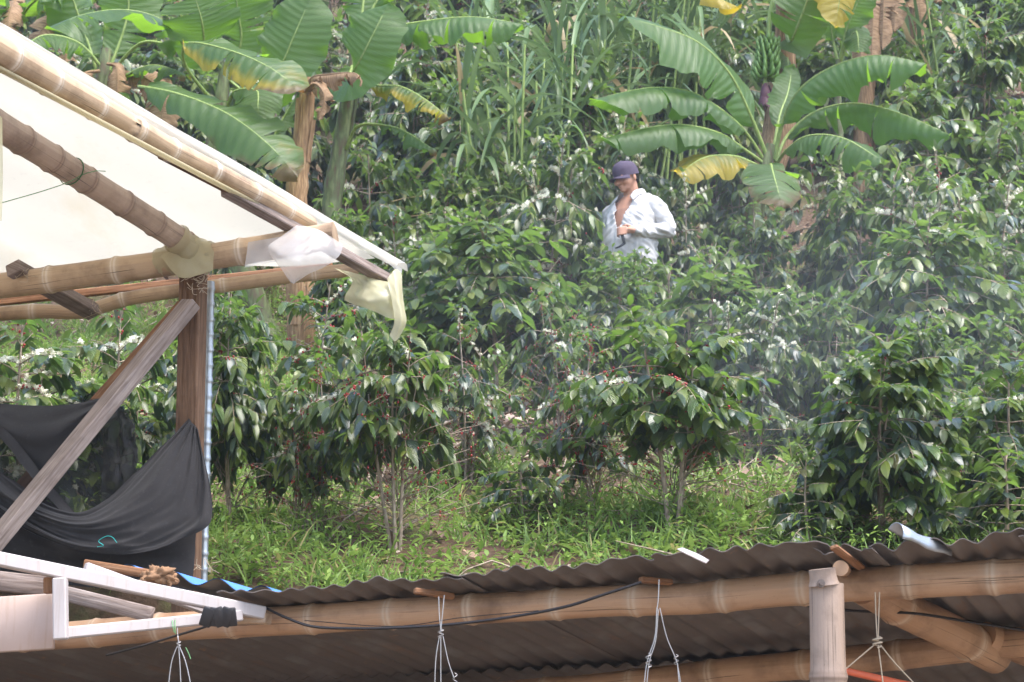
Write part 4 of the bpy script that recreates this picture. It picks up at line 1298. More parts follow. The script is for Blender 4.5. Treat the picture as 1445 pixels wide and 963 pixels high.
def joint_wrap(g):
    # film wound round the plate where the second rafter lands
    c0 = P(222, 372, 7.56); c1 = P(302, 361, 7.51)
    c = catmull([c0, (c0 + c1) / 2 + [0, 0, .012], c1], 14)
    r = .056 + .012 * np.sin(np.linspace(0, math.pi, 14)) + .003 * np.sin(np.arange(14) * 2.2)
    tube(g, c, r, 18, cap=False)
    d0 = P(246, 334, 7.42); d1 = P(275, 358, 7.51)
    tube(g, catmull([d0, d1], 8), .058 + .006 * np.sin(np.arange(8) * 1.7), 16, cap=False)
    patch(g, [[P(262, 336, 7.42), P(290, 338, 7.44), P(302, 356, 7.45)], [P(226, 362, 7.46), P(255, 392, 7.46), P(300, 382, 7.46)]], 16, 10, wob(.008, 2, 3))


tri(DR, 'plastic_wrap', 'wrap', joint_wrap)


def scrap_a(g):
    patch(g, [[P(418, 318, 7.35), P(450, 325, 7.36), P(484, 346, 7.38)],
              [P(395, 335, 7.34), P(438, 350, 7.30), P(478, 362, 7.38)],
              [P(378, 350, 7.33), P(415, 372, 7.28), P(460, 376, 7.36)],
              [P(400, 385, 7.36), P(418, 392, 7.34), P(440, 385, 7.38)],
              [P(410, 399, 7.38), P(414, 401, 7.38), P(420, 396, 7.38)]], 22, 26, wob(.012, 2, 12))
    patch(g, [[P(350, 342, 7.38), P(420, 330, 7.36)], [P(345, 378, 7.36), P(430, 362, 7.34)]], 14, 8, wob(.006, 2, 4))


tri(DR, 'plastic_scrap', 'scrap', scrap_a, 'clear milky plastic scrap bunched round the plate end')


def scrap_b(g):
    patch(g, [[P(470, 378, 8.1), P(510, 388, 7.98), P(552, 398, 8.0), P(562, 384, 8.02)],
              [P(497, 396, 8.05), P(520, 408, 7.93), P(548, 412, 7.92), P(566, 398, 7.98)],
              [P(488, 416, 8.03), P(515, 424, 7.90), P(545, 424, 7.9), P(568, 420, 7.96)],
              [P(486, 424, 8.03), P(528, 440, 7.95), P(552, 450, 7.94), P(572, 448, 7.96)]], 26, 22, wob(.014, 2, 21))
    patch(g, [[P(546, 394, 7.92), P(558, 380, 7.94), P(567, 388, 7.98)],
              [P(553, 425, 7.90), P(562, 425, 7.90), P(568, 424, 7.96)],
              [P(556, 455, 7.90), P(566, 455, 7.90), P(574, 452, 7.96)],
              [P(549, 474, 7.92), P(557, 482, 7.92), P(572, 462, 7.96)]], 14, 22, wob(.010, 1.5, 22))


tri(DR, 'plastic_scrap', 'scrap_y', scrap_b, 'torn yellowish plastic hanging in a point from the gable tip')


def wrap_tip(g):
    patch(g, [[P(505, 345, 8.0), P(535, 362, 8.05), P(566, 388, 8.1)],
              [P(508, 340, 8.1), P(540, 356, 8.2), P(568, 380, 8.25)],
              [P(512, 346, 8.3), P(540, 362, 8.4), P(566, 386, 8.45)]], 16, 12, wob(.01, 2, 31))


tri(DR, 'plastic_wrap', 'scrap', wrap_tip)


def twl(g):
    c = catmull([P(-80, 126, 6.15), P(120, 254, 6.95), P(272, 350, 7.52)], 60)
    for t in (.51, .515):
        pc = c[int(t * 60)]; d = nrm(c[40] - c[20])
        s = nrm(np.cross(d, [0, 0, 1])); u = np.cross(s, d)
        a = np.linspace(0, 6.28, 18)
        tube(g, pc + .0555 * (np.cos(a)[:, None] * s + np.sin(a)[:, None] * u), .0022, 4)
    tube(g, catmull([P(-10, 290, 6.6), P(60, 270, 6.68), P(100, 256, 6.80), P(118, 246, 6.86), P(138, 241, 6.86), P(149, 242, 6.86)], 16), .0016, 4)


tri(DR, 'tie_string', 'green_twine', twl)


def lash(g):
    # rough wire and fibre lashings at post head and strut
    rd = np.random.default_rng(6)
    for (px, py, d, n, s) in ((284, 392, 7.53, 14, 12), (128, 437, 8.06, 18, 14), (33, 390, 7.62, 8, 8), (288, 798, 7.55, 9, 14), (278, 410, 7.52, 8, 10)):
        for _ in range(n):
            a = P(px + rd.normal(0, s * .7), py + rd.normal(0, s * .5), d + rd.normal(0, .015)); b = P(px + rd.normal(0, s), py + rd.normal(0, s * .6), d + rd.normal(0, .015))
            tube(g, catmull([a, (a + b) / 2 + rd.normal(0, .01, 3), b], 6), .0013, 4)


tri(DR, 'lashing', 'twine', lash)

# galvanised ribbed pipe behind the post
pp0 = P(297, 398, 7.85); pp1 = np.r_[P(296, 820, 7.85)[:2], 0.0]


def pipe(g):
    n = 420
    t = np.linspace(0, 1, n)
    c = pp0 * (1 - t)[:, None] + pp1 * t[:, None]
    L = np.linalg.norm(pp1 - pp0)
    ph = (t * L / .066) % 1.0
    r = .0185 + .0050 * np.exp(-((ph - .5) / .085) ** 2)
    tube(g, c, r, 14)


gp = Geo(); pipe(gp)
o = gp.build('ribbed_pipe', M['galv'], origin=pp1)
tag(o, 'galvanised steel pipe with raised rings standing against the wooden dryer post', 'pipe')

# black shade cloth slung across the shelter
cb = P(150, 760, 7.3)
CL = empty('shade_cloth', cb, 'black shade cloth draped in folds from the wooden post, netting showing through above', 'shade cloth')


def fold_main(u, v):
    U_, V_ = np.broadcast_arrays(u, v)
    n = np.zeros(U_.shape)
    for q in np.ndindex(U_.shape):
        uu, vv = U_[q], V_[q]
        # long swags parallel to the hem, pleats gathering to the nail
        w = wnoise.noise(Vector((uu * 2.5, vv * 2.0, 3)))
        sw = .35 - abs(wnoise.noise(Vector((uu * 1.7, vv * 4.2 + 1.4 * w, 8))))
        pl = .35 - abs(wnoise.noise(Vector((uu * 1.2, vv * 8.5 + w, 21))))
        cr = .3 - abs(wnoise.noise(Vector((uu * 9 + w * 2, vv * 6, 31))))
        n[q] = .075 * sw * (.4 + vv) * (1.15 - uu) + .050 * pl * (.15 + uu ** 2) + .012 * cr + .03 * w
    return np.stack([0 * n, -n, n * .2], -1)


def main_drape(g):
    patch(g, [[P(-200, 580, 7.45), P(-40, 640, 7.35), P(10, 676, 7.36), P(60, 710, 7.38), P(110, 724, 7.40), P(150, 707, 7.43), P(190, 671, 7.47), P(230, 631, 7.51), P(258, 602, 7.53), P(268, 593, 7.54)],
              [P(-200, 604, 7.40), P(-40, 664, 7.30), P(30, 716, 7.30), P(90, 740, 7.32), P(140, 742, 7.32), P(190, 716, 7.36), P(232, 668, 7.42), P(264, 618, 7.5), P(271, 598, 7.53)],
              [P(-200, 630, 7.40), P(-40, 690, 7.30), P(40, 738, 7.29), P(100, 764, 7.31), P(155, 768, 7.33), P(215, 758, 7.38), P(262, 720, 7.44), P(282, 660, 7.48), P(277, 604, 7.52)],
              [P(-200, 640, 7.42), P(-40, 700, 7.32), P(30, 745, 7.31), P(95, 772, 7.32), P(150, 781, 7.33), P(200, 779, 7.36), P(250, 765, 7.42), P(299, 735, 7.46), P(281, 610, 7.52)]], 110, 60, fold_main)


def back_drape(g):
    patch(g, [[P(-200, 580, 7.56), P(-40, 640, 7.46), P(60, 705, 7.48), P(140, 732, 7.5), P(200, 715, 7.55), P(272, 640, 7.58)],
              [P(-200, 670, 7.54), P(-40, 730, 7.44), P(60, 760, 7.46), P(140, 770, 7.48), P(200, 770, 7.52), P(276, 740, 7.55)],
              [P(-200, 740, 7.54), P(-40, 800, 7.44), P(60, 820, 7.46), P(140, 830, 7.48), P(210, 830, 7.5), P(272, 835, 7.53)]], 50, 24, wob(.02, 3, 8))


def band(g):
    patch(g, [[P(-200, 563, 7.72), P(-40, 568, 7.62), P(40, 573, 7.6), P(100, 571, 7.55), P(150, 560, 7.45)],
              [P(-200, 580, 7.66), P(-40, 585, 7.56), P(20, 612, 7.5), P(85, 606, 7.48), P(144, 568, 7.44)],
              [P(-200, 585, 7.70), P(-40, 590, 7.6), P(14, 622, 7.56), P(60, 664, 7.54), P(98, 626, 7.5), P(140, 574, 7.48)]], 40, 14, wob(.018, 2, 9))
    patch(g, [[P(-200, 575, 7.64), P(-40, 580, 7.54), P(10, 610, 7.5), P(40, 645, 7.48), P(75, 690, 7.44), P(110, 730, 7.42)],
              [P(-200, 591, 7.62), P(-40, 596, 7.52), P(2, 622, 7.48), P(30, 655, 7.46), P(62, 694, 7.42), P(100, 735, 7.40)]], 30, 5, wob(.01, 2, 11))


def net(g):
    patch(g, [[P(-200, 570, 7.74), P(-40, 575, 7.64), P(60, 575, 7.62), P(140, 563, 7.58), P(172, 575, 7.6), P(190, 604, 7.62)],
              [P(-200, 580, 7.70), P(-40, 640, 7.60), P(60, 650, 7.60), P(130, 650, 7.60), P(165, 640, 7.62), P(192, 640, 7.64)],
              [P(-200, 620, 7.66), P(-40, 680, 7.56), P(60, 715, 7.54), P(130, 730, 7.56), P(165, 700, 7.6), P(193, 666, 7.64)]], 40, 24, wob(.02, 3, 14))
    patch(g, [[P(140, 575, 7.55), P(168, 578, 7.56), P(190, 604, 7.58)],
              [P(143, 640, 7.55), P(168, 640, 7.54), P(193, 645, 7.58)],
              [P(140, 715, 7.53), P(165, 700, 7.54), P(193, 668, 7.58)]], 24, 24, wob(.03, 3.2, 15))


mo = tri(CL, 'front_drape', 'cloth', main_drape)
tri(CL, 'rear_drape', 'cloth', back_drape)
tri(CL, 'upper_band', 'cloth', band)
tri(CL, 'netting', 'net', net)
tri(CL, 'stitching', 'teal_twine', lambda g: tube(g, catmull([P(137, 772, 7.265), P(146, 770, 7.26), P(139, 764, 7.26), P(150, 757, 7.26), P(158, 758, 7.265), P(165, 766, 7.265)], 20), .0014, 4))

# ================================================================== shed in front
B0 = P(80, 899, 6.45); B1 = P(1445, 814, 5.15)
Uv = nrm(B1 - B0)
Pv = nrm(np.array([-Uv[1], Uv[0], 0]))
SL = .13
Vv = nrm(Pv + np.array([0, 0, -SL])); Nv = nrm(np.cross(Uv, Vv))
if Nv[2] < 0: Nv = -Nv
LB = np.linalg.norm(B1 - B0)


def RP(u, v, h=0.0):
    return B0 + Uv * u + Vv * v + Nv * h


SH = empty('shed', np.r_[P(1165, 900, 5.2)[:2], 0.0], 'low open shed with bamboo frame under a weathered corrugated roof', 'shed')


def sheet_geo(g, u0, u1, v0, v1, lift, tilt, seed, pitch=.076, amp=.0065, thick=.0025, jag=.018):
    rd = np.random.default_rng(seed)
    nu = max(8, int((u1 - u0) / pitch * 10)); nv = 10
    u = np.linspace(u0, u1, nu); v = np.linspace(v0, v1, nv)
    corr = amp * (1 + .3 * np.interp(u, np.linspace(u0, u1, 6), rd.normal(0, 1, 6))) * np.sin((u + np.interp(u, np.linspace(u0, u1, 8), rd.normal(0, .006, 8))) / pitch * 6.283)
    ends = np.interp(u, np.linspace(u0, u1, 9), rd.normal(0, jag, 9))
    dent = np.interp(u, np.linspace(u0, u1, 7), rd.normal(0, .009, 7))
    out = []
    for sgn in (0, 1):
        V = np.zeros((nv, nu, 3))
        for j in range(nv):
            vv = v[j] + ends * (1 - j / (nv - 1))
            h = .056 + lift + tilt * (u - u0) + corr + dent * (1 - j / (nv - 1)) + sgn * thick
            V[j] = B0 + Uv * u[:, None] + Vv * vv[:, None] + Nv * h[:, None]
        out.append(V)
    uu = np.broadcast_to(u[None], (nv, nu)); vv = np.broadcast_to(v[:, None], (nv, nu))
    uv = np.stack([uu, vv], -1).reshape(-1, 2)
    rn = rd.random()
    q = grid_quads(nv, nu)
    g.add(out[0].reshape(-1, 3), q, None, uv, [0, rn, 0]); g.add(out[1].reshape(-1, 3), q[:, ::-1], None, uv, [0, rn, 0])
    for (a, b) in ((out[0][0], out[1][0]), (out[0][-1], out[1][-1])):
        g.add(np.concatenate([a, b]), [[i, i + 1, nu + i + 1, nu + i] for i in range(nu - 1)], None, np.tile([[0, 0]], (2 * nu, 1)), [0, rn, 0])
    for k in (0, -1):
        a = out[0][:, k]; b = out[1][:, k]
        g.add(np.concatenate([a, b]), [[i, i + 1, nv + i + 1, nv + i] for i in range(nv - 1)], None, np.tile([[0, 0]], (2 * nv, 1)), [0, rn, 0])


# u of a pixel column along the beam
def u_at(px):
    k = (px - CX) / F
    # solve x = k * dist along ray; approximate with search
    us = np.linspace(-1, LB + 3, 4000)
    pts = B0 + us[:, None] * Uv
    cz = pts[:, 1] * cp + (pts[:, 2] - CAMZ) * sp
    return float(us[np.argmin(np.abs(pts[:, 0] / cz - k))])


edges = [(355, 690, -.20, 0.0, 0.004), (665, 975, -.21, .004, .006), (960, 1200, -.26, .008, .0), (1180, 1262, -.22, -.004, .01), (1250, 1480, -.20, .008, .0), (1460, 1800, -.2, .0, .0)]
for i, (a, b, v0, lift, tilt) in enumerate(edges):
    tri(SH, 'roof_sheet', 'roof', lambda g: sheet_geo(g, u_at(a), u_at(b), v0, 1.28, lift, tilt, 40 + i))
tri(SH, 'roof_sheet', 'roof', lambda g: sheet_geo(g, u_at(355) - 3.4, u_at(362), .06, 1.26, -.004, 0, 50), 'roof sheet behind the white metal frame')
tri(SH, 'roof_sheet', 'roof', lambda g: sheet_geo(g, u_at(355) - 3.0, u_at(1800), 1.12, 2.1, -.014, 0, 51), 'second lower course of roof sheet')

tri(SH, 'beam', 'bamboo_shed', lambda g: bamboo(g, [RP(-2.2, 0), RP(LB * .45, 0, .006), RP(LB + .9, 0)], .045, .046, .27, 61, .2))
b2a = P(500, 1000, 7.25); b2b = P(1445, 908, 5.95)
b2d = nrm(b2b - b2a)
tri(SH, 'beam', 'bamboo_shed', lambda g: bamboo(g, [b2a - b2d * .6, b2b + b2d * .9], .046, .046, .3, 62))
tri(SH, 'rafter', 'bamboo_shed', lambda g: bamboo(g, [P(1216, 826, 5.40), P(1310, 876, 5.75), P(1405, 926, 6.05)], .052, .056, .4, 63))
tri(SH, 'rafter', 'bamboo_shed', lambda g: bamboo(g, [P(1388, 896, 5.95), P(1500, 940, 6.2)], .044, .044, .35, 64))
pc = P(1168, 870, 5.11)
tri(SH, 'post', 'bamboo_post', lambda g: bamboo(g, [np.array([pc[0], pc[1], -.05]), np.array([pc[0] - .005, pc[1], P(1165, 824, 5.11)[2]])], .047, .046, .30, 65, .5))


def post_head(g):
    # upper fish-mouth tongue of the post lapped on the beam face
    a = P(1163, 826, 5.09); b = P(1160, 803, 5.085)
    tube(g, catmull([a, b], 6), [.042, .0385, .037, .036, .036, .0355], 16)


tri(SH, 'post_tongue', 'bamboo_post', post_head)


def bolt(g):
    c = P(1159, 823, 5.045)
    tube(g, [c + [0, .006, 0], c + [0, -.004, 0]], .006, 6); tube(g, [c + [0, .012, 0], c + [0, .004, 0]], .011, 14)


tri(SH, 'bolt', 'bolt', bolt)
def pole_end(g):
    a0 = P(1186, 802, 5.13); a1 = P(1194, 806, 5.45); dd = nrm(a1 - a0)
    tube(g, catmull([a0, a1], 5), .021, 16, np.array([0, .2, 0]), cap=False)
    tube(g, [a0, a0 + dd * .002, a0 + dd * .004, a0 + dd * .03], [.021, .019, .013, .0125], 16, np.array([.15, .5, 0]))


tri(SH, 'pole_end', 'bamboo_shed', pole_end, 'sawn round pole end on the beam')
tri(SH, 'batten', 'timber_red', lambda g: beam(g, P(1176, 772, 4.99), P(1216, 802, 5.3), .022, .010, 20), 'short orange lath under the roof step')
tri(SH, 'shim', 'timber_red', lambda g: beam(g, P(585, 834, 5.70), P(640, 842, 5.78), .02, .018, 10))
tri(SH, 'shim', 'timber_red', lambda g: beam(g, P(903, 818, 5.46), P(948, 822, 5.52), .02, .016, 10))
tri(SH, 'shim', 'cutwood', lambda g: beam(g, P(328, 873, 6.02), P(379, 873, 5.98), .05, .036, 0), 'pale sawn wood block beside the taped frame corner')

# curled scrap of metal on the roof, a white flashing piece, blue sheets
sc = RP(u_at(1275), -.18, .10)


def curl(g):
    c0 = P(1262, 757, 5.02); c1 = P(1334, 784, 5.12)
    d = nrm(c1 - c0); L = np.linalg.norm(c1 - c0)
    s = nrm(np.cross(d, [0, 0, 1])); up = np.cross(s, d)
    if up[2] < 0: up = -up
    a = np.linspace(-.3, 2.5, 14)
    vv = []
    for t in np.linspace(0, 1, 7):
        r = .034 * (1 - .25 * t)
        for x in a: vv.append(c0 + d * L * t + (s * math.cos(x) + up * math.sin(x)) * r + up * .004 * math.sin(t * 9 + x))
    g.add(vv, grid_quads(7, 14))


gq = Geo(); curl(gq); o = gq.build('metal_scrap', M['galv'], origin=sc)
so = o.modifiers.new('thick', 'SOLIDIFY'); so.thickness = .002
tag(o, 'bright curled strip of galvanised metal lying on the roof edge', 'metal scrap')
gq = Geo(); patch(gq, [[P(955, 776, 5.02), P(975, 786, 5.05), P(996, 796, 5.08)], [P(962, 774, 5.10), P(984, 783, 5.12), P(1000, 792, 5.14)]], 10, 5, wob(.002, 1, 2))
o = gq.build('metal_flashing', M['white_metal'], origin=P(975, 786, 5.06)); so = o.modifiers.new('thick', 'SOLIDIFY'); so.thickness = .003
tag(o, 'small white metal flashing on the roof edge left of the step', 'flashing')

BS = empty('corrugated_sheet', P(300, 835, 6.2), 'loose wavy roof sheet painted blue on top, between white frame and wooden post', 'roof sheet')


def blue_wave(g, top):
    # wide corrugations, falling away to the right, tilted to show a little of the top
    a = P(215, 810, 6.30); b = P(352, 832, 6.22)
    ud = b - a; n = 70
    t = np.linspace(-.35, 1.6, n)
    wv = .016 * np.cos((t - .22) * 6.28 / .46)
    back = np.array([.20, .50, -.03])
    vv = []
    for s in np.linspace(0, 1, 6):
        vv.append(a + ud * t[:, None] + np.array([0, 0, 1]) * (wv[:, None] + (.0035 if top else 0)) + back * s)
    q = grid_quads(6, n)
    g.add(np.concatenate(vv), q if top else q[:, ::-1])


tri(BS, 'painted_top', 'blue', lambda g: blue_wave(g, True))
tri(BS, 'underside', 'roofgrey', lambda g: blue_wave(g, False))

# lump of fibrous wood and plank on the roof
gq = Geo()
rdw = np.random.default_rng(4)
cw = P(225, 812, 6.25)
for (off, rad, sd) in ((np.array([0, 0, 0]), (.050, .034, .034), 3.0), (np.array([-.035, .0, -.008]), (.030, .026, .030), 7.0), (np.array([.040, -.004, -.014]), (.026, .022, .022), 11.0)):
    nu_, nv_ = 30, 20
    vv = []
    for iv in range(nv_ + 1):
        th = math.pi * iv / nv_
        for iu in range(nu_):
            A = 6.283 * iu / nu_
            dq = np.array([math.sin(th) * math.cos(A), math.sin(th) * math.sin(A), math.cos(th)])
            k_ = .95 + .75 * wnoise.noise(Vector(dq * 1.4 + sd)) - .55 * abs(wnoise.noise(Vector(dq * 3.2 + sd * 2))) + .25 * wnoise.noise(Vector(dq * 8 + sd))
            vv.append(cw + off + dq * np.array(rad) * k_)
    gq.add(vv, [[iv * nu_ + iu, (iv + 1) * nu_ + iu, (iv + 1) * nu_ + (iu + 1) % nu_, iv * nu_ + (iu + 1) % nu_] for iv in range(nv_) for iu in range(nu_)])
o = gq.build('wood_lump', M['bone'], origin=cw)
tag(o, 'gnarled lump of brown fibrous wood on the roof in front of the black cloth', 'wood lump')
gq = Geo(); beam(gq, P(120, 796, 6.35), P(222, 812, 6.28), .03, .03, 0)
tag(gq.build('wood_lath', M['timber_red'], origin=P(170, 804, 6.3)), 'reddish wooden lath lying behind the white frame', 'lath')

# white steel frame with its infill at the lower left
FR = empty('steel_truss', P(85, 900, 5.7), 'white painted steel frame tied to the bamboo beam with black tape', 'metal frame')
tri(FR, 'top_rail', 'white_metal', lambda g: beam(g, P(-330, 722, 5.29), P(372, 866, 5.98), .045, .040, 0))
tri(FR, 'inner_rail', 'white_metal', lambda g: beam(g, P(120, 800, 5.75), P(292, 862, 6.0), .025, .028, 0))
tri(FR, 'bottom_rail', 'white_metal', lambda g: beam(g, P(78, 895, 5.68), P(340, 869, 5.94), .045, .034, 0))
tri(FR, 'upright', 'white_metal', lambda g: beam(g, P(86, 903, 5.66), P(85, 816, 5.66), .040, .040, 0, (0, 1, 0)))
tri(FR, 'upright', 'timber_red', lambda g: beam(g, P(69, 838, 5.70), P(69, 815, 5.70), .028, .03, 0, (0, 1, 0)), 'stub of brown wood beside the upright')


def tape(g):
    for (x0, x1) in ((294, 286), (302, 299), (303, 312), (321, 313), (322, 325)):
        beam(g, P(x0 + 2, 858, 5.80), P(x1 + 2, 884, 5.82), .035, .0085, 0, (0, 1, .05), bev=.003)


tri(FR, 'tape', 'cable', tape)
PN = Geo(); beam(PN, P(-420, 908, 5.75), P(76, 877, 5.75), .03, .165, 0)
o = PN.build('wall_panel', M['panel'], origin=P(0, 880, 5.75)); tag(o, 'pinkish white panel with a worn lower edge below the white frame at the left edge', 'panel')
gq = Geo(); beam(gq, P(-380, 778, 6.0), P(66, 828, 5.80), .04, .06, 0)
tag(gq.build('wood_plank', M['timber_grey'], origin=P(0, 820, 5.8)), 'weathered plank under the top rail of the white frame', 'plank')
gq = Geo(); beam(gq, P(92, 838, 6.25), P(215, 868, 6.2), .03, .05, 0)
tag(gq.build('wood_plank', M['timber_grey'], origin=P(150, 850, 6.2)), 'grey plank seen through the triangular gap of the white frame', 'plank')


# wires, twine, cables
def wire_thing(name, label, cat, paths, r, mat, group=None, at=None):
    g = Geo()
    for p in paths:
        q = [P(*a) for a in p]
        tube(g, catmull(q, max(8, len(q) * 6)), r, 5)
    o = g.build(name, M[mat], origin=P(*(at or paths[0][0])))
    tag(o, label, cat, group)


def helix(px, py0, py1, d, amp=3, turns=3, ph=0):
    n = 14
    return [(px + amp * math.sin(ph + i / (n - 1) * turns * 6.28), py0 + (py1 - py0) * i / (n - 1), d + .008 * math.cos(ph + i / (n - 1) * turns * 6.28)) for i in range(n)]


GW = 'wire hangers below the shed beam'
d = 5.72
wire_thing('wire_hanger', 'twisted wire hanger below the white frame, at the left end of the beam', 'wire hanger',
           [[(250, 884, 5.85), (251, 898, d), (252, 908, d)], helix(252, 905, 914, d, 3, 2), [(250, 912, d), (242, 935, d), (236, 985, d)], [(252, 912, d), (254, 940, d), (256, 985, d)], [(253, 912, d), (262, 935, d), (273, 985, d)]], .0014, 'wire', GW)
d = 5.58
wire_thing('wire_hanger', 'twisted wire hanger in the middle of the beam, under the second shim', 'wire hanger',
           [[(619, 842, d), (620, 868, d), (622, 890, d)], [(627, 840, d), (624, 870, d), (622, 890, d)], helix(622, 888, 900, d, 4, 2), [(620, 898, d), (615, 930, d), (613, 990, d)], [(622, 898, d), (622, 940, d), (622, 990, d)], [(625, 898, d), (633, 935, d), (641, 958, d)], helix(642, 950, 966, d, 3, 1.5)], .0014, 'wire', GW)
d = 5.30
wire_thing('wire_hanger', 'long twisted wire hanger with two knotted strands left of the roof post', 'wire hanger',
           [[(930, 818, d), (929, 845, d), (927, 862, d)], [(927, 858, d), (924, 900, d), (913, 935, d), (907, 990, d)], [(929, 860, d), (925, 905, d), (916, 935, d), (911, 990, d)], helix(915, 922, 942, d, 4, 2.5), [(931, 858, d), (941, 900, d), (955, 935, d), (964, 990, d)], helix(954, 924, 938, d, 3, 2), [(956, 936, d), (957, 950, d), (961, 990, d)]], .0014, 'wire', GW)
d = 5.2
wire_thing('twine_hanger', 'frayed twine hanger with a knot and three strands, right of the roof post', 'twine hanger',
           [[(1235, 836, d), (1236, 870, d), (1238, 905, d)], [(1241, 836, d), (1240, 870, d), (1239, 905, d)], helix(1238, 898, 914, d, 5, 2.5), helix(1238, 900, 912, d, 7, 2, 1), [(1234, 910, d), (1215, 926, d), (1194, 944, d)], [(1239, 910, d), (1243, 940, d), (1249, 990, d)], [(1242, 910, d), (1262, 935, d), (1295, 970, d)]], .0018, 'twine')
wire_thing('electric_cable', 'black electric cable sagging along the front of the bamboo beam', 'cable',
           [[(375, 858, 5.98), (400, 870, 5.90), (440, 884, 5.84), (500, 887, 5.78), (560, 886, 5.72), (640, 881, 5.64), (720, 871, 5.56), (800, 856, 5.49), (850, 840, 5.44), (905, 822, 5.41)]], .0045, 'cable')
wire_thing('electric_cable', 'thin dark string running along the beam above the thick black cable', 'cable',
           [[(430, 876, 5.86), (560, 884, 5.73), (650, 872, 5.65), (760, 862, 5.53)]], .0014, 'cable')
wire_thing('electric_cable', 'black cable stretched under the left end of the beam to the white frame', 'cable',
           [[(150, 925, 6.3), (200, 912, 6.22), (250, 897, 6.0), (300, 882, 5.93)]], .0042, 'cable')
wire_thing('electric_cable', 'black cable running under the roof behind the bamboo post', 'cable',
           [[(1085, 840, 5.65), (1140, 855, 5.6), (1200, 862, 5.55), (1290, 866, 5.5), (1370, 878, 5.5), (1480, 895, 5.5)]], .0042, 'cable')
wire_thing('string_tie', 'green string tied round the bottom rail of the white frame', 'string', [[(243, 875, 5.82), (244, 884, 5.80), (246, 893, 5.80)], [(247, 875, 5.82), (247, 886, 5.80), (248, 895, 5.80)], [(262, 914, 5.7), (266, 922, 5.7), (269, 930, 5.7)]], .0014, 'green_twine')
gq = Geo(); beam(gq, P(1180, 944, 5.6), P(1330, 978, 5.7), .03, .018, 0)
tag(gq.build('plastic_bar', M['orange'], origin=P(1240, 958, 5.6)), 'orange red bar hanging under the roof behind the twine', 'bar')
# closing boards of the shed's dark back, below the roof's low edge
gq = Geo()
for i in range(9):
    u0 = -1.6 + i * .62
    c = RP(u0 + .3, 1.9, -.55)
    box(gq, c, Uv * .30, nrm(np.cross(Uv, [0, 0, 1])) * .012, np.array([0, 0, .5]))

o = build_at(gq, 'back_wall', M['timber'], SH)
# ================================================================== the man
from mathutils import noise as mnoise


def ellipsoid(g, c, r, rot=None, n=14, m=10):
    c = V3(c); vv = []
    for i in range(m + 1):
        th = math.pi * i / m
        for j in range(n):
            a = 2 * math.pi * j / n
            vv.append([r[0] * math.sin(th) * math.cos(a), r[1] * math.sin(th) * math.sin(a), r[2] * math.cos(th)])
    vv = np.array(vv)
    if rot is not None: vv = vv @ np.array(rot).T
    q = [[i * n + j, (i + 1) * n + j, (i + 1) * n + (j + 1) % n, i * n + (j + 1) % n] for i in range(m) for j in range(n)]
    g.add(vv + c, q)


def loft(g, rings, n=20):
    """rings: (centre, rx, ry) horizontal ellipses from bottom to top"""
    vv = []
    for c, rx, ry in rings:
        for j in range(n):
            a = 2 * math.pi * j / n
            e = .85
            x = math.copysign(abs(math.cos(a)) ** e, math.cos(a)) * rx; y = math.copysign(abs(math.sin(a)) ** e, math.sin(a)) * ry
            vv.append([c[0] + x, c[1] + y, c[2]])
    m = len(rings)
    q = [[i * n + j, i * n + (j + 1) % n, (i + 1) * n + (j + 1) % n, (i + 1) * n + j] for i in range(m - 1) for j in range(n)]
    vv.append(list(rings[0][0])); vv.append(list(rings[-1][0]))
    t = [[m * n, (j + 1) % n, j] for j in range(n)] + [[m * n + 1, (m - 1) * n + j, (m - 1) * n + (j + 1) % n] for j in range(n)]
    g.add(vv, q, t)


def limb(g, pts, rad, n=14, k=16):
    c = catmull(pts, k)
    L = np.concatenate([[0], np.cumsum(np.linalg.norm(np.diff(V3(pts), axis=0), axis=1))])
    Lc = np.concatenate([[0], np.cumsum(np.linalg.norm(np.diff(c, axis=0), axis=1))])
    r = np.interp(Lc / Lc[-1], L / L[-1], rad)
    tube(g, c, r, n)
    ellipsoid(g, c[0], [r[0]] * 3); ellipsoid(g, c[-1], [r[-1]] * 3)


def fuse(g, name, mat, voxel, smooth=4):
    o = g.build('tmp', mat)
    r = o.modifiers.new('r', 'REMESH'); r.mode = 'VOXEL'; r.voxel_size = voxel
    s = o.modifiers.new('s', 'SMOOTH'); s.factor = .5; s.iterations = smooth
    dg = bpy.context.evaluated_depsgraph_get()
    me = bpy.data.meshes.new_from_object(o.evaluated_get(dg))
    bpy.data.objects.remove(o)
    me.name = name
    me.materials.clear(); me.materials.append(mat)
    me.polygons.foreach_set('use_smooth', np.ones(len(me.polygons), bool))
    ob = bpy.data.objects.new(name, me); COL.objects.link(ob)
    return ob


MD = 15.1
mx = P(894, 400, MD)[0]
MAN = empty('person', (mx, MD, float(gz(mx, MD))), 'man in open-necked white shirt and dark cap, looking down at his hand', 'person', rz=R(-38))
# head frame
hy, hp = R(-10), R(21)
Rz = np.array([[math.cos(hy), -math.sin(hy), 0], [math.sin(hy), math.cos(hy), 0], [0, 0, 1]])
Rx = np.array([[1, 0, 0], [0, math.cos(hp), -math.sin(hp)], [0, math.sin(hp), math.cos(hp)]])
HR = Rz @ Rx
HC = np.array([-.005, -.075, 1.570])


def hd(p): return HC + HR @ V3(p)


def head_ell(g, c, r): ellipsoid(g, hd(c), r, HR)


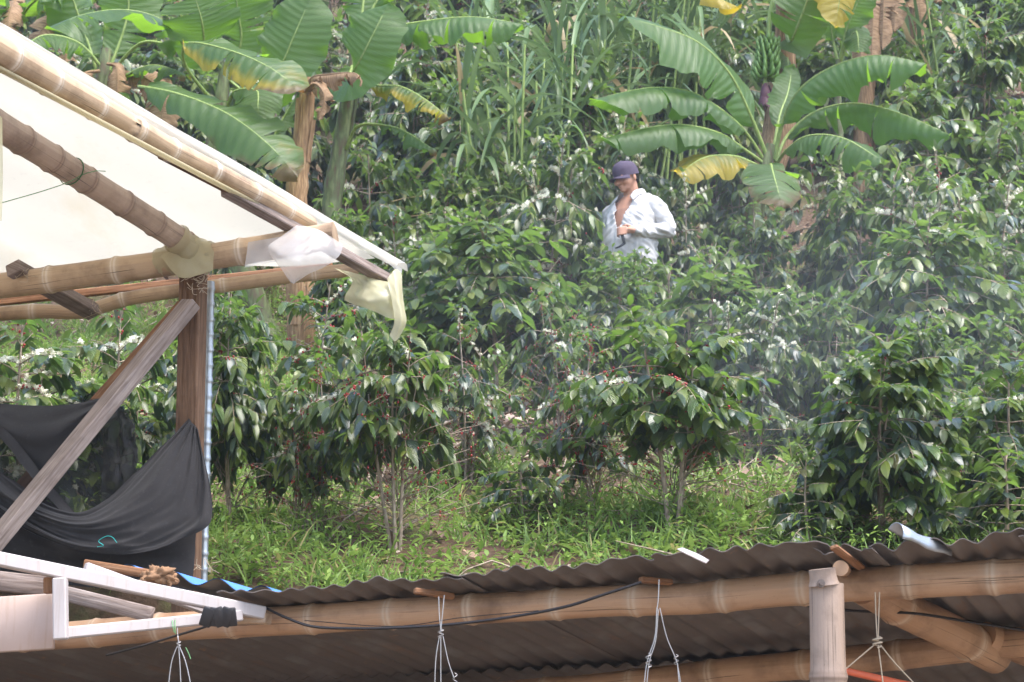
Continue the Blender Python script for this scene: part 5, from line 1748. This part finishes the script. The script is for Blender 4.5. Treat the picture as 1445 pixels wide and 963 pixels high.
g = Geo()
head_ell(g, (0, .012, .030), (.078, .098, .088))
head_ell(g, (0, -.012, -.030), (.068, .080, .075))
head_ell(g, (0, -.030, -.075), (.048, .055, .038))         # jaw
head_ell(g, (0, -.070, -.095), (.024, .020, .018))         # chin
head_ell(g, (0, -.080, .018), (.056, .020, .012))          # brow
limb(g, [hd((0, -.088, .008)), hd((0, -.104, -.022)), hd((0, -.112, -.034))], [.010, .013, .015], 8, 6)
for sg in (-1, 1):
    head_ell(g, (sg * .014, -.098, -.036), (.010, .012, .009))
    head_ell(g, (sg * .078, .010, -.012), (.010, .020, .032))
    head_ell(g, (sg * .040, -.068, -.030), (.026, .022, .022))   # cheek
head_ell(g, (0, -.090, -.064), (.024, .010, .006)); head_ell(g, (0, -.088, -.074), (.021, .010, .006))
limb(g, [(0, .015, 1.40), (0, -.015, 1.46), hd((0, .02, -.05))], [.066, .060, .058])
loft(g, [((0, 0, .86), .165, .120), ((0, -.01, .95), .170, .130), ((0, -.025, 1.06), .170, .140), ((0, -.02, 1.18), .168, .130), ((0, -.01, 1.30), .175, .118), ((0, 0, 1.37), .150, .095), ((0, .005, 1.42), .09, .072)])
LA = [(.168, .01, 1.352), (.252, .075, 1.135), (.165, -.185, 1.075)]
RA = [(-.168, .0, 1.352), (-.225, .02, 1.11), (-.205, -.06, .87)]
limb(g, [LA[0], (np.array(LA[0]) + LA[1]) / 2, LA[1]], [.046, .046, .040]); limb(g, [LA[1], LA[2]], [.042, .028])
limb(g, [RA[0], (np.array(RA[0]) + RA[1]) / 2, RA[1]], [.046, .046, .040]); limb(g, [RA[1], RA[2]], [.042, .028])
for sg in (-1, 1):
    limb(g, [(sg * .09, 0, .88), (sg * .10, -.015, .48), (sg * .105, .02, .09)], [.088, .058, .042])
    limb(g, [(sg * .105, .03, .045), (sg * .115, -.06, .035), (sg * .12, -.14, .028)], [.042, .040, .028])
# hands: left hand (curled round the object), right hand hanging
hw = np.array(LA[2]); fd = nrm(hw - LA[1])
palm = hw + fd * .055
ellipsoid(g, palm, (.036, .046, .022), None)
limb(g, [hw, palm + fd * .02], [.027, .026], 10, 6)
grip = palm + fd * .06
for k in range(4):
    off = np.array([0, 0, .030 - .020 * k])
    s0 = palm + fd * .035 + off * .9 + np.array([-.004, -.012, 0]); s1 = s0 + fd * .034 + np.array([-.022, -.010, -.004]); s2 = s1 + np.array([-.026, .014, -.004]); s3 = s2 + np.array([-.002, .026, -.003])
    limb(g, [s0, s1, s2, s3], [.0095, .009, .0082, .0072], 8, 10)
limb(g, [palm + [.005, .0, .03], palm + fd * .03 + [-.01, .004, .048], palm + fd * .055 + [-.03, .012, .046]], [.0115, .010, .0085], 8, 8)
rw = np.array(RA[2]); rdn = nrm(rw - RA[1])
ellipsoid(g, rw + rdn * .055, (.020, .040, .050))
for k in range(4):
    s0 = rw + rdn * .095 + np.array([0, -.028 + .018 * k, 0]); s1 = s0 + rdn * .035; s2 = s1 + np.array([.012, .004, -.03])
    limb(g, [s0, s1, s2], [.0095, .0088, .0075], 8, 8)
limb(g, [rw + rdn * .04 + [0, -.03, 0], rw + rdn * .07 + [.012, -.052, 0], rw + rdn * .105 + [.018, -.056, 0]], [.011, .010, .0085], 8, 8)
body = fuse(g, 'body', M['skin'], .0065, 3)
body.parent = MAN
MAN.scale = (1.08, 1.10, 1.035)

# shirt
g = Geo()
loft(g, [((0, 0, .80), .196, .150), ((0, -.012, .90), .196, .158), ((0, -.035, 1.03), .198, .170), ((0, -.03, 1.12), .196, .165), ((0, -.015, 1.24), .200, .150), ((0, -.003, 1.33), .186, .124), ((0, .004, 1.385), .160, .100), ((0, .01, 1.425), .118, .085), ((0, .006, 1.475), .082, .078)], 28)
limb(g, [np.array(LA[0]) + [-.02, 0, .004], np.array(LA[0]) + [.022, .008, -.035], (np.array(LA[0]) + LA[1]) / 2 + [.012, .01, 0], np.array(LA[1]) + [.012, .008, -.01]], [.064, .066, .066, .058])
limb(g, [np.array(LA[1]) + [.012, .008, -.01], (np.array(LA[1]) + LA[2]) / 2 + [0, 0, -.012], np.array(LA[2]) + fd * -.005], [.058, .050, .038])
limb(g, [np.array(RA[0]) + [.02, 0, .004], np.array(RA[0]) + [-.022, 0, -.035], (np.array(RA[0]) + RA[1]) / 2 + [-.01, 0, 0], np.array(RA[1]) + [-.008, 0, 0]], [.064, .066, .064, .056])
limb(g, [np.array(RA[1]) + [-.008, 0, 0], RA[2]], [.060, .040])
shirt = fuse(g, 'shirt', M['shirt'], .0075, 5)
me = shirt.data
co = np.zeros(len(me.vertices) * 3); me.vertices.foreach_get('co', co); co = co.reshape(-1, 3)
nn = np.zeros(len(me.vertices) * 3); me.vertex_normals.foreach_get('vector', nn); nn = nn.reshape(-1, 3)
def crease(p):
    q = Vector(p)
    w = Vector((mnoise.noise(q * 4), mnoise.noise(q * 4 + Vector((7, 1, 3))), mnoise.noise(q * 4 + Vector((2, 9, 5))))) * .06
    a = Vector((q.x * 7 + w.x * 20, q.y * 7, q.z * 17 + abs(q.x) * 14)) + w * 12
    b = Vector((q.x * 15, q.y * 15, q.z * 9)) + w * 16
    return 1.0 * (.35 - abs(mnoise.noise(a))) + .55 * (.3 - abs(mnoise.noise(b))) + .5 * mnoise.noise(q * 7)


dsp = np.array([crease(p) for p in co])
co = co + nn * (dsp * .030)[:, None]
me.vertices.foreach_set('co', co.ravel()); me.update()
import bmesh
bm = bmesh.new(); bm.from_mesh(me)
kill = []
for f in bm.faces:
    c = f.calc_center_median()
    vx = abs(c.x - .004)
    if c.y < .0 and c.z > 1.12 and vx < .014 + .32 * (c.z - 1.12) ** 1.1 and vx < .095: kill.append(f)
    elif c.z > 1.462: kill.append(f)
bmesh.ops.delete(bm, geom=kill, context='FACES')
bm.to_mesh(me); bm.free()
sol = shirt.modifiers.new('cloth_thickness', 'SOLIDIFY'); sol.thickness = .003; sol.offset = -1
shirt.parent = MAN


def mpart(name, mat, fn):
    g = Geo(); fn(g)
    o = g.build(name, M[mat]); o.parent = MAN
    return o


def collar(g):
    for sg in (-1, 1):
        a = [(sg * .030, .088, 1.480), (sg * .075, .045, 1.475), (sg * .086, -.01, 1.462), (sg * .070, -.075, 1.43), (sg * .062, -.118, 1.375)]
        b = [(sg * .036, .112, 1.440), (sg * .096, .06, 1.440), (sg * .116, -.01, 1.430), (sg * .118, -.088, 1.395), (sg * .098, -.135, 1.345)]
        u = [tuple(V3(p) + [0, 0, .012]) for p in a]
        patch(g, [a, u, b], 20, 8)


cl = mpart('collar', 'shirt', collar)
sol = cl.modifiers.new('t', 'SOLIDIFY'); sol.thickness = .003


def placket(g):
    pts = [(-.004, -.158, 1.24), (-.004, -.186, 1.13), (-.004, -.206, 1.03), (-.004, -.178, .90), (-.004, -.155, .81)]
    patch(g, [[V3(p) + [-.018, .000, 0] for p in pts[1:]], [V3(p) + [-.017, -.006, 0] for p in pts[1:]], [V3(p) + [.017, -.006, 0] for p in pts[1:]], [V3(p) + [.018, 0.0, 0] for p in pts[1:]]], 20, 6)
    patch(g, [[(.055, -.153, 1.265), (.130, -.128, 1.27)], [(.055, -.166, 1.20), (.132, -.136, 1.20)], [(.058, -.172, 1.15), (.132, -.142, 1.155)]], 10, 8)


mpart('placket', 'shirt', placket)


def trousers(g):
    loft(g, [((0, 0, .80), .170, .125), ((0, -.005, .90), .176, .135)])
    for sg in (-1, 1):
        limb(g, [(sg * .088, 0, .84), (sg * .10, -.015, .48), (sg * .105, .02, .08)], [.098, .080, .068])


g = Geo(); trousers(g)
o = fuse(g, 'trousers', M['trouser'], .009, 3); o.parent = MAN


def cap_fn(g):
    n, m = 22, 8
    vv = []
    for i in range(m + 1):
        th = (math.pi / 2) * i / m
        for j in range(n):
            a = 2 * math.pi * j / n
            rr = math.sin(th) ** .82
            fr = 1.0 + .05 * max(0, -math.sin(a)) * math.cos(th)
            vv.append(hd((.088 * rr * math.cos(a), .010 + .112 * rr * math.sin(a), .030 + .100 * math.cos(th) ** .8 * fr)))
    for j in range(n):
        a = 2 * math.pi * j / n
        vv.append(hd((.090 * math.cos(a), .010 + .113 * math.sin(a), .008)))
    q = [[i * n + j, (i + 1) * n + j, (i + 1) * n + (j + 1) % n, i * n + (j + 1) % n] for i in range(m + 1) for j in range(n)]
    g.add(vv, q)
    ellipsoid(g, hd((0, .01, .130)), (.008, .008, .004), HR)
    # brim
    rows = []
    for t in np.linspace(0, 1, 6):
        row = []
        for a in np.linspace(-1.12, 1.12, 15):
            r = 1.0 + .62 * t * math.cos(a * 1.22) ** .7
            row.append(hd((.088 * math.sin(a) * (1 + .10 * t), .010 - .110 * math.cos(a) * r,   .016 - .006 * t - .030 * t * math.sin(a) ** 2)))
        rows.append(row)
    vv = np.array(rows).reshape(-1, 3)
    q = grid_quads(6, 15)
    g.add(vv, q); g.add(vv - (HR @ V3((0, 0, .006))), q[:, ::-1])


mpart('cap', 'cap', cap_fn)


def hair_fn(g):
    rows = []
    for z, k in ((.020, 1.02), (-.005, 1.04), (-.030, 1.02), (-.052, .93), (-.062, .86)):
        row = []
        for a in np.linspace(-.25, math.pi + .25, 22):
            row.append(hd((.082 * k * math.cos(a), .014 + .098 * k * math.sin(a), z + (.028 if abs(math.cos(a)) > .8 and z < -.02 else 0))))
        rows.append(row)
    g.add(np.array(rows).reshape(-1, 3), grid_quads(5, 22))


mpart('hair', 'hair', hair_fn)


def eyes_fn(g):
    for sg in (-1, 1):
        ellipsoid(g, hd((sg * .031, -.083, .000)), (.011, .007, .005), HR)
        patch(g, [[hd((sg * .014, -.101, .015)), hd((sg * .034, -.099, .020)), hd((sg * .052, -.084, .014))], [hd((sg * .014, -.103, .009)), hd((sg * .034, -.101, .013)), hd((sg * .053, -.086, .008))]], 8, 3)


mpart('eyes', 'hair', eyes_fn)
# dark object held in the hand: a thing of its own
gq = Geo()
th = R(-38)
Rm = np.array([[math.cos(th), -math.sin(th), 0], [math.sin(th), math.cos(th), 0], [0, 0, 1]])
gp_ = np.array(MAN.location) + Rm @ (palm + fd * .066 + np.array([-.022, -.006, 0]))
axd = nrm(Rm @ np.array([-.25, -.05, .95]))
ax2 = nrm(np.cross(axd, [0, 1, .1])); ax3 = np.cross(axd, ax2)
box(gq, gp_ + axd * .005, axd * .072, ax2 * .012, ax3 * .020, None, .006)
tail = gp_ - axd * .06
tube(gq, catmull([tail, tail + Rm @ V3((-.02, -.03, -.03)), tail + Rm @ V3((-.055, -.05, -.045))], 8), np.linspace(.012, .006, 8), 8)
o = gq.build('hand_tool', M['phone'], origin=gp_)
tag(o, 'small black handheld object gripped by the man in the white shirt', 'hand tool')
# ------------------------------------------------------------------ light, sky, air
SUN_EL, SUN_AZ = 62.0, 128.0     # azimuth clockwise from +Y (the view direction)
w = bpy.data.worlds.new('World'); scene.world = w; w.use_nodes = True
nt = w.node_tree; nt.nodes.clear()
sky = nt.nodes.new('ShaderNodeTexSky'); sky.sky_type = 'NISHITA'; sky.sun_disc = False
sky.sun_elevation = R(SUN_EL); sky.sun_rotation = R(SUN_AZ)
sky.air_density = 1.0; sky.dust_density = 2.0; sky.ozone_density = 1.0
bg = nt.nodes.new('ShaderNodeBackground'); bg.inputs[1].default_value = 0.15
wo = nt.nodes.new('ShaderNodeOutputWorld')
nt.links.new(sky.outputs[0], bg.inputs[0]); nt.links.new(bg.outputs[0], wo.inputs[0])
sl = bpy.data.lights.new('sun', 'SUN'); sl.energy = 1.5; sl.angle = R(32); sl.color = (1, .98, .95)
so = bpy.data.objects.new('sun', sl); COL.objects.link(so)
dirv = Vector((math.sin(R(SUN_AZ)) * math.cos(R(SUN_EL)), math.cos(R(SUN_AZ)) * math.cos(R(SUN_EL)), math.sin(R(SUN_EL))))
so.rotation_euler = dirv.to_track_quat('Z', 'Y').to_euler()
so.location = dirv * 60

if HAZE > 0:
    gq = Geo(); box(gq, (0, 15, 24.5), (100, 0, 0), (0, 105, 0), (0, 0, 26), bev=.0)
    hm = bpy.data.materials.new('haze'); hm.use_nodes = True
    t = hm.node_tree; t.nodes.clear(); oo = t.nodes.new('ShaderNodeOutputMaterial'); pv = t.nodes.new('ShaderNodeVolumePrincipled')
    pv.inputs['Density'].default_value = HAZE; pv.inputs['Color'].default_value = (.92, .95, 1, 1); pv.inputs['Anisotropy'].default_value = .2
    t.links.new(pv.outputs[0], oo.inputs['Volume'])
    tag(gq.build('haze', hm, smooth=False), 'thin bluish smoke haze over the slope', 'haze', kind='stuff')

scene.view_settings.view_transform = 'Standard'
scene.view_settings.look = 'None'
scene.view_settings.gamma = 1.0
scene.view_settings.exposure = EXPO
scene.render.engine = 'CYCLES'
scene.cycles.max_bounces = 8
scene.cycles.transparent_max_bounces = 12
scene.cycles.use_denoising = True
scene.cycles.sample_clamp_indirect = 8

# a drift of kitchen smoke hanging over the lower shrubs at the right
def smoke_part(name, c, r, dens):
    gq = Geo(); ellipsoid(gq, (0, 0, 0), r, None, 24, 14)
    mm = bpy.data.materials.new('smoke'); mm.use_nodes = True
    t = mm.node_tree; t.nodes.clear(); N = t.nodes.new; L = t.links.new
    oo = N('ShaderNodeOutputMaterial'); pv = N('ShaderNodeVolumePrincipled'); tc = N('ShaderNodeTexCoord')
    mp = N('ShaderNodeMapping'); mp.inputs['Scale'].default_value = (1 / r[0], 1 / r[1], 1 / r[2]); L(tc.outputs['Object'], mp.inputs['Vector'])
    ln = N('ShaderNodeVectorMath'); ln.operation = 'LENGTH'; L(mp.outputs[0], ln.inputs[0])
    fo = N('ShaderNodeMath'); fo.operation = 'SUBTRACT'; fo.use_clamp = True; fo.inputs[0].default_value = 1.0; L(ln.outputs['Value'], fo.inputs[1])
    ns = N('ShaderNodeTexNoise'); ns.inputs['Scale'].default_value = 1.6; ns.inputs['Detail'].default_value = 3; L(tc.outputs['Object'], ns.inputs['Vector'])
    mu = N('ShaderNodeMath'); mu.operation = 'MULTIPLY'; L(fo.outputs[0], mu.inputs[0]); L(ns.outputs[0], mu.inputs[1])
    m2 = N('ShaderNodeMath'); m2.operation = 'MULTIPLY'; m2.inputs[1].default_value = dens; L(mu.outputs[0], m2.inputs[0])
    L(m2.outputs[0], pv.inputs['Density']); pv.inputs['Color'].default_value = (.90, .94, 1, 1); L(pv.outputs[0], oo.inputs['Volume'])
    o = gq.build(name, mm, smooth=True); o.location = tuple(c)
    return o


tag(smoke_part('smoke', P(1150, 480, 9.6), (2.6, 1.1, 1.5), .075), 'thin pale smoke drifting in front of the shrubs at the right', 'smoke', kind='stuff')
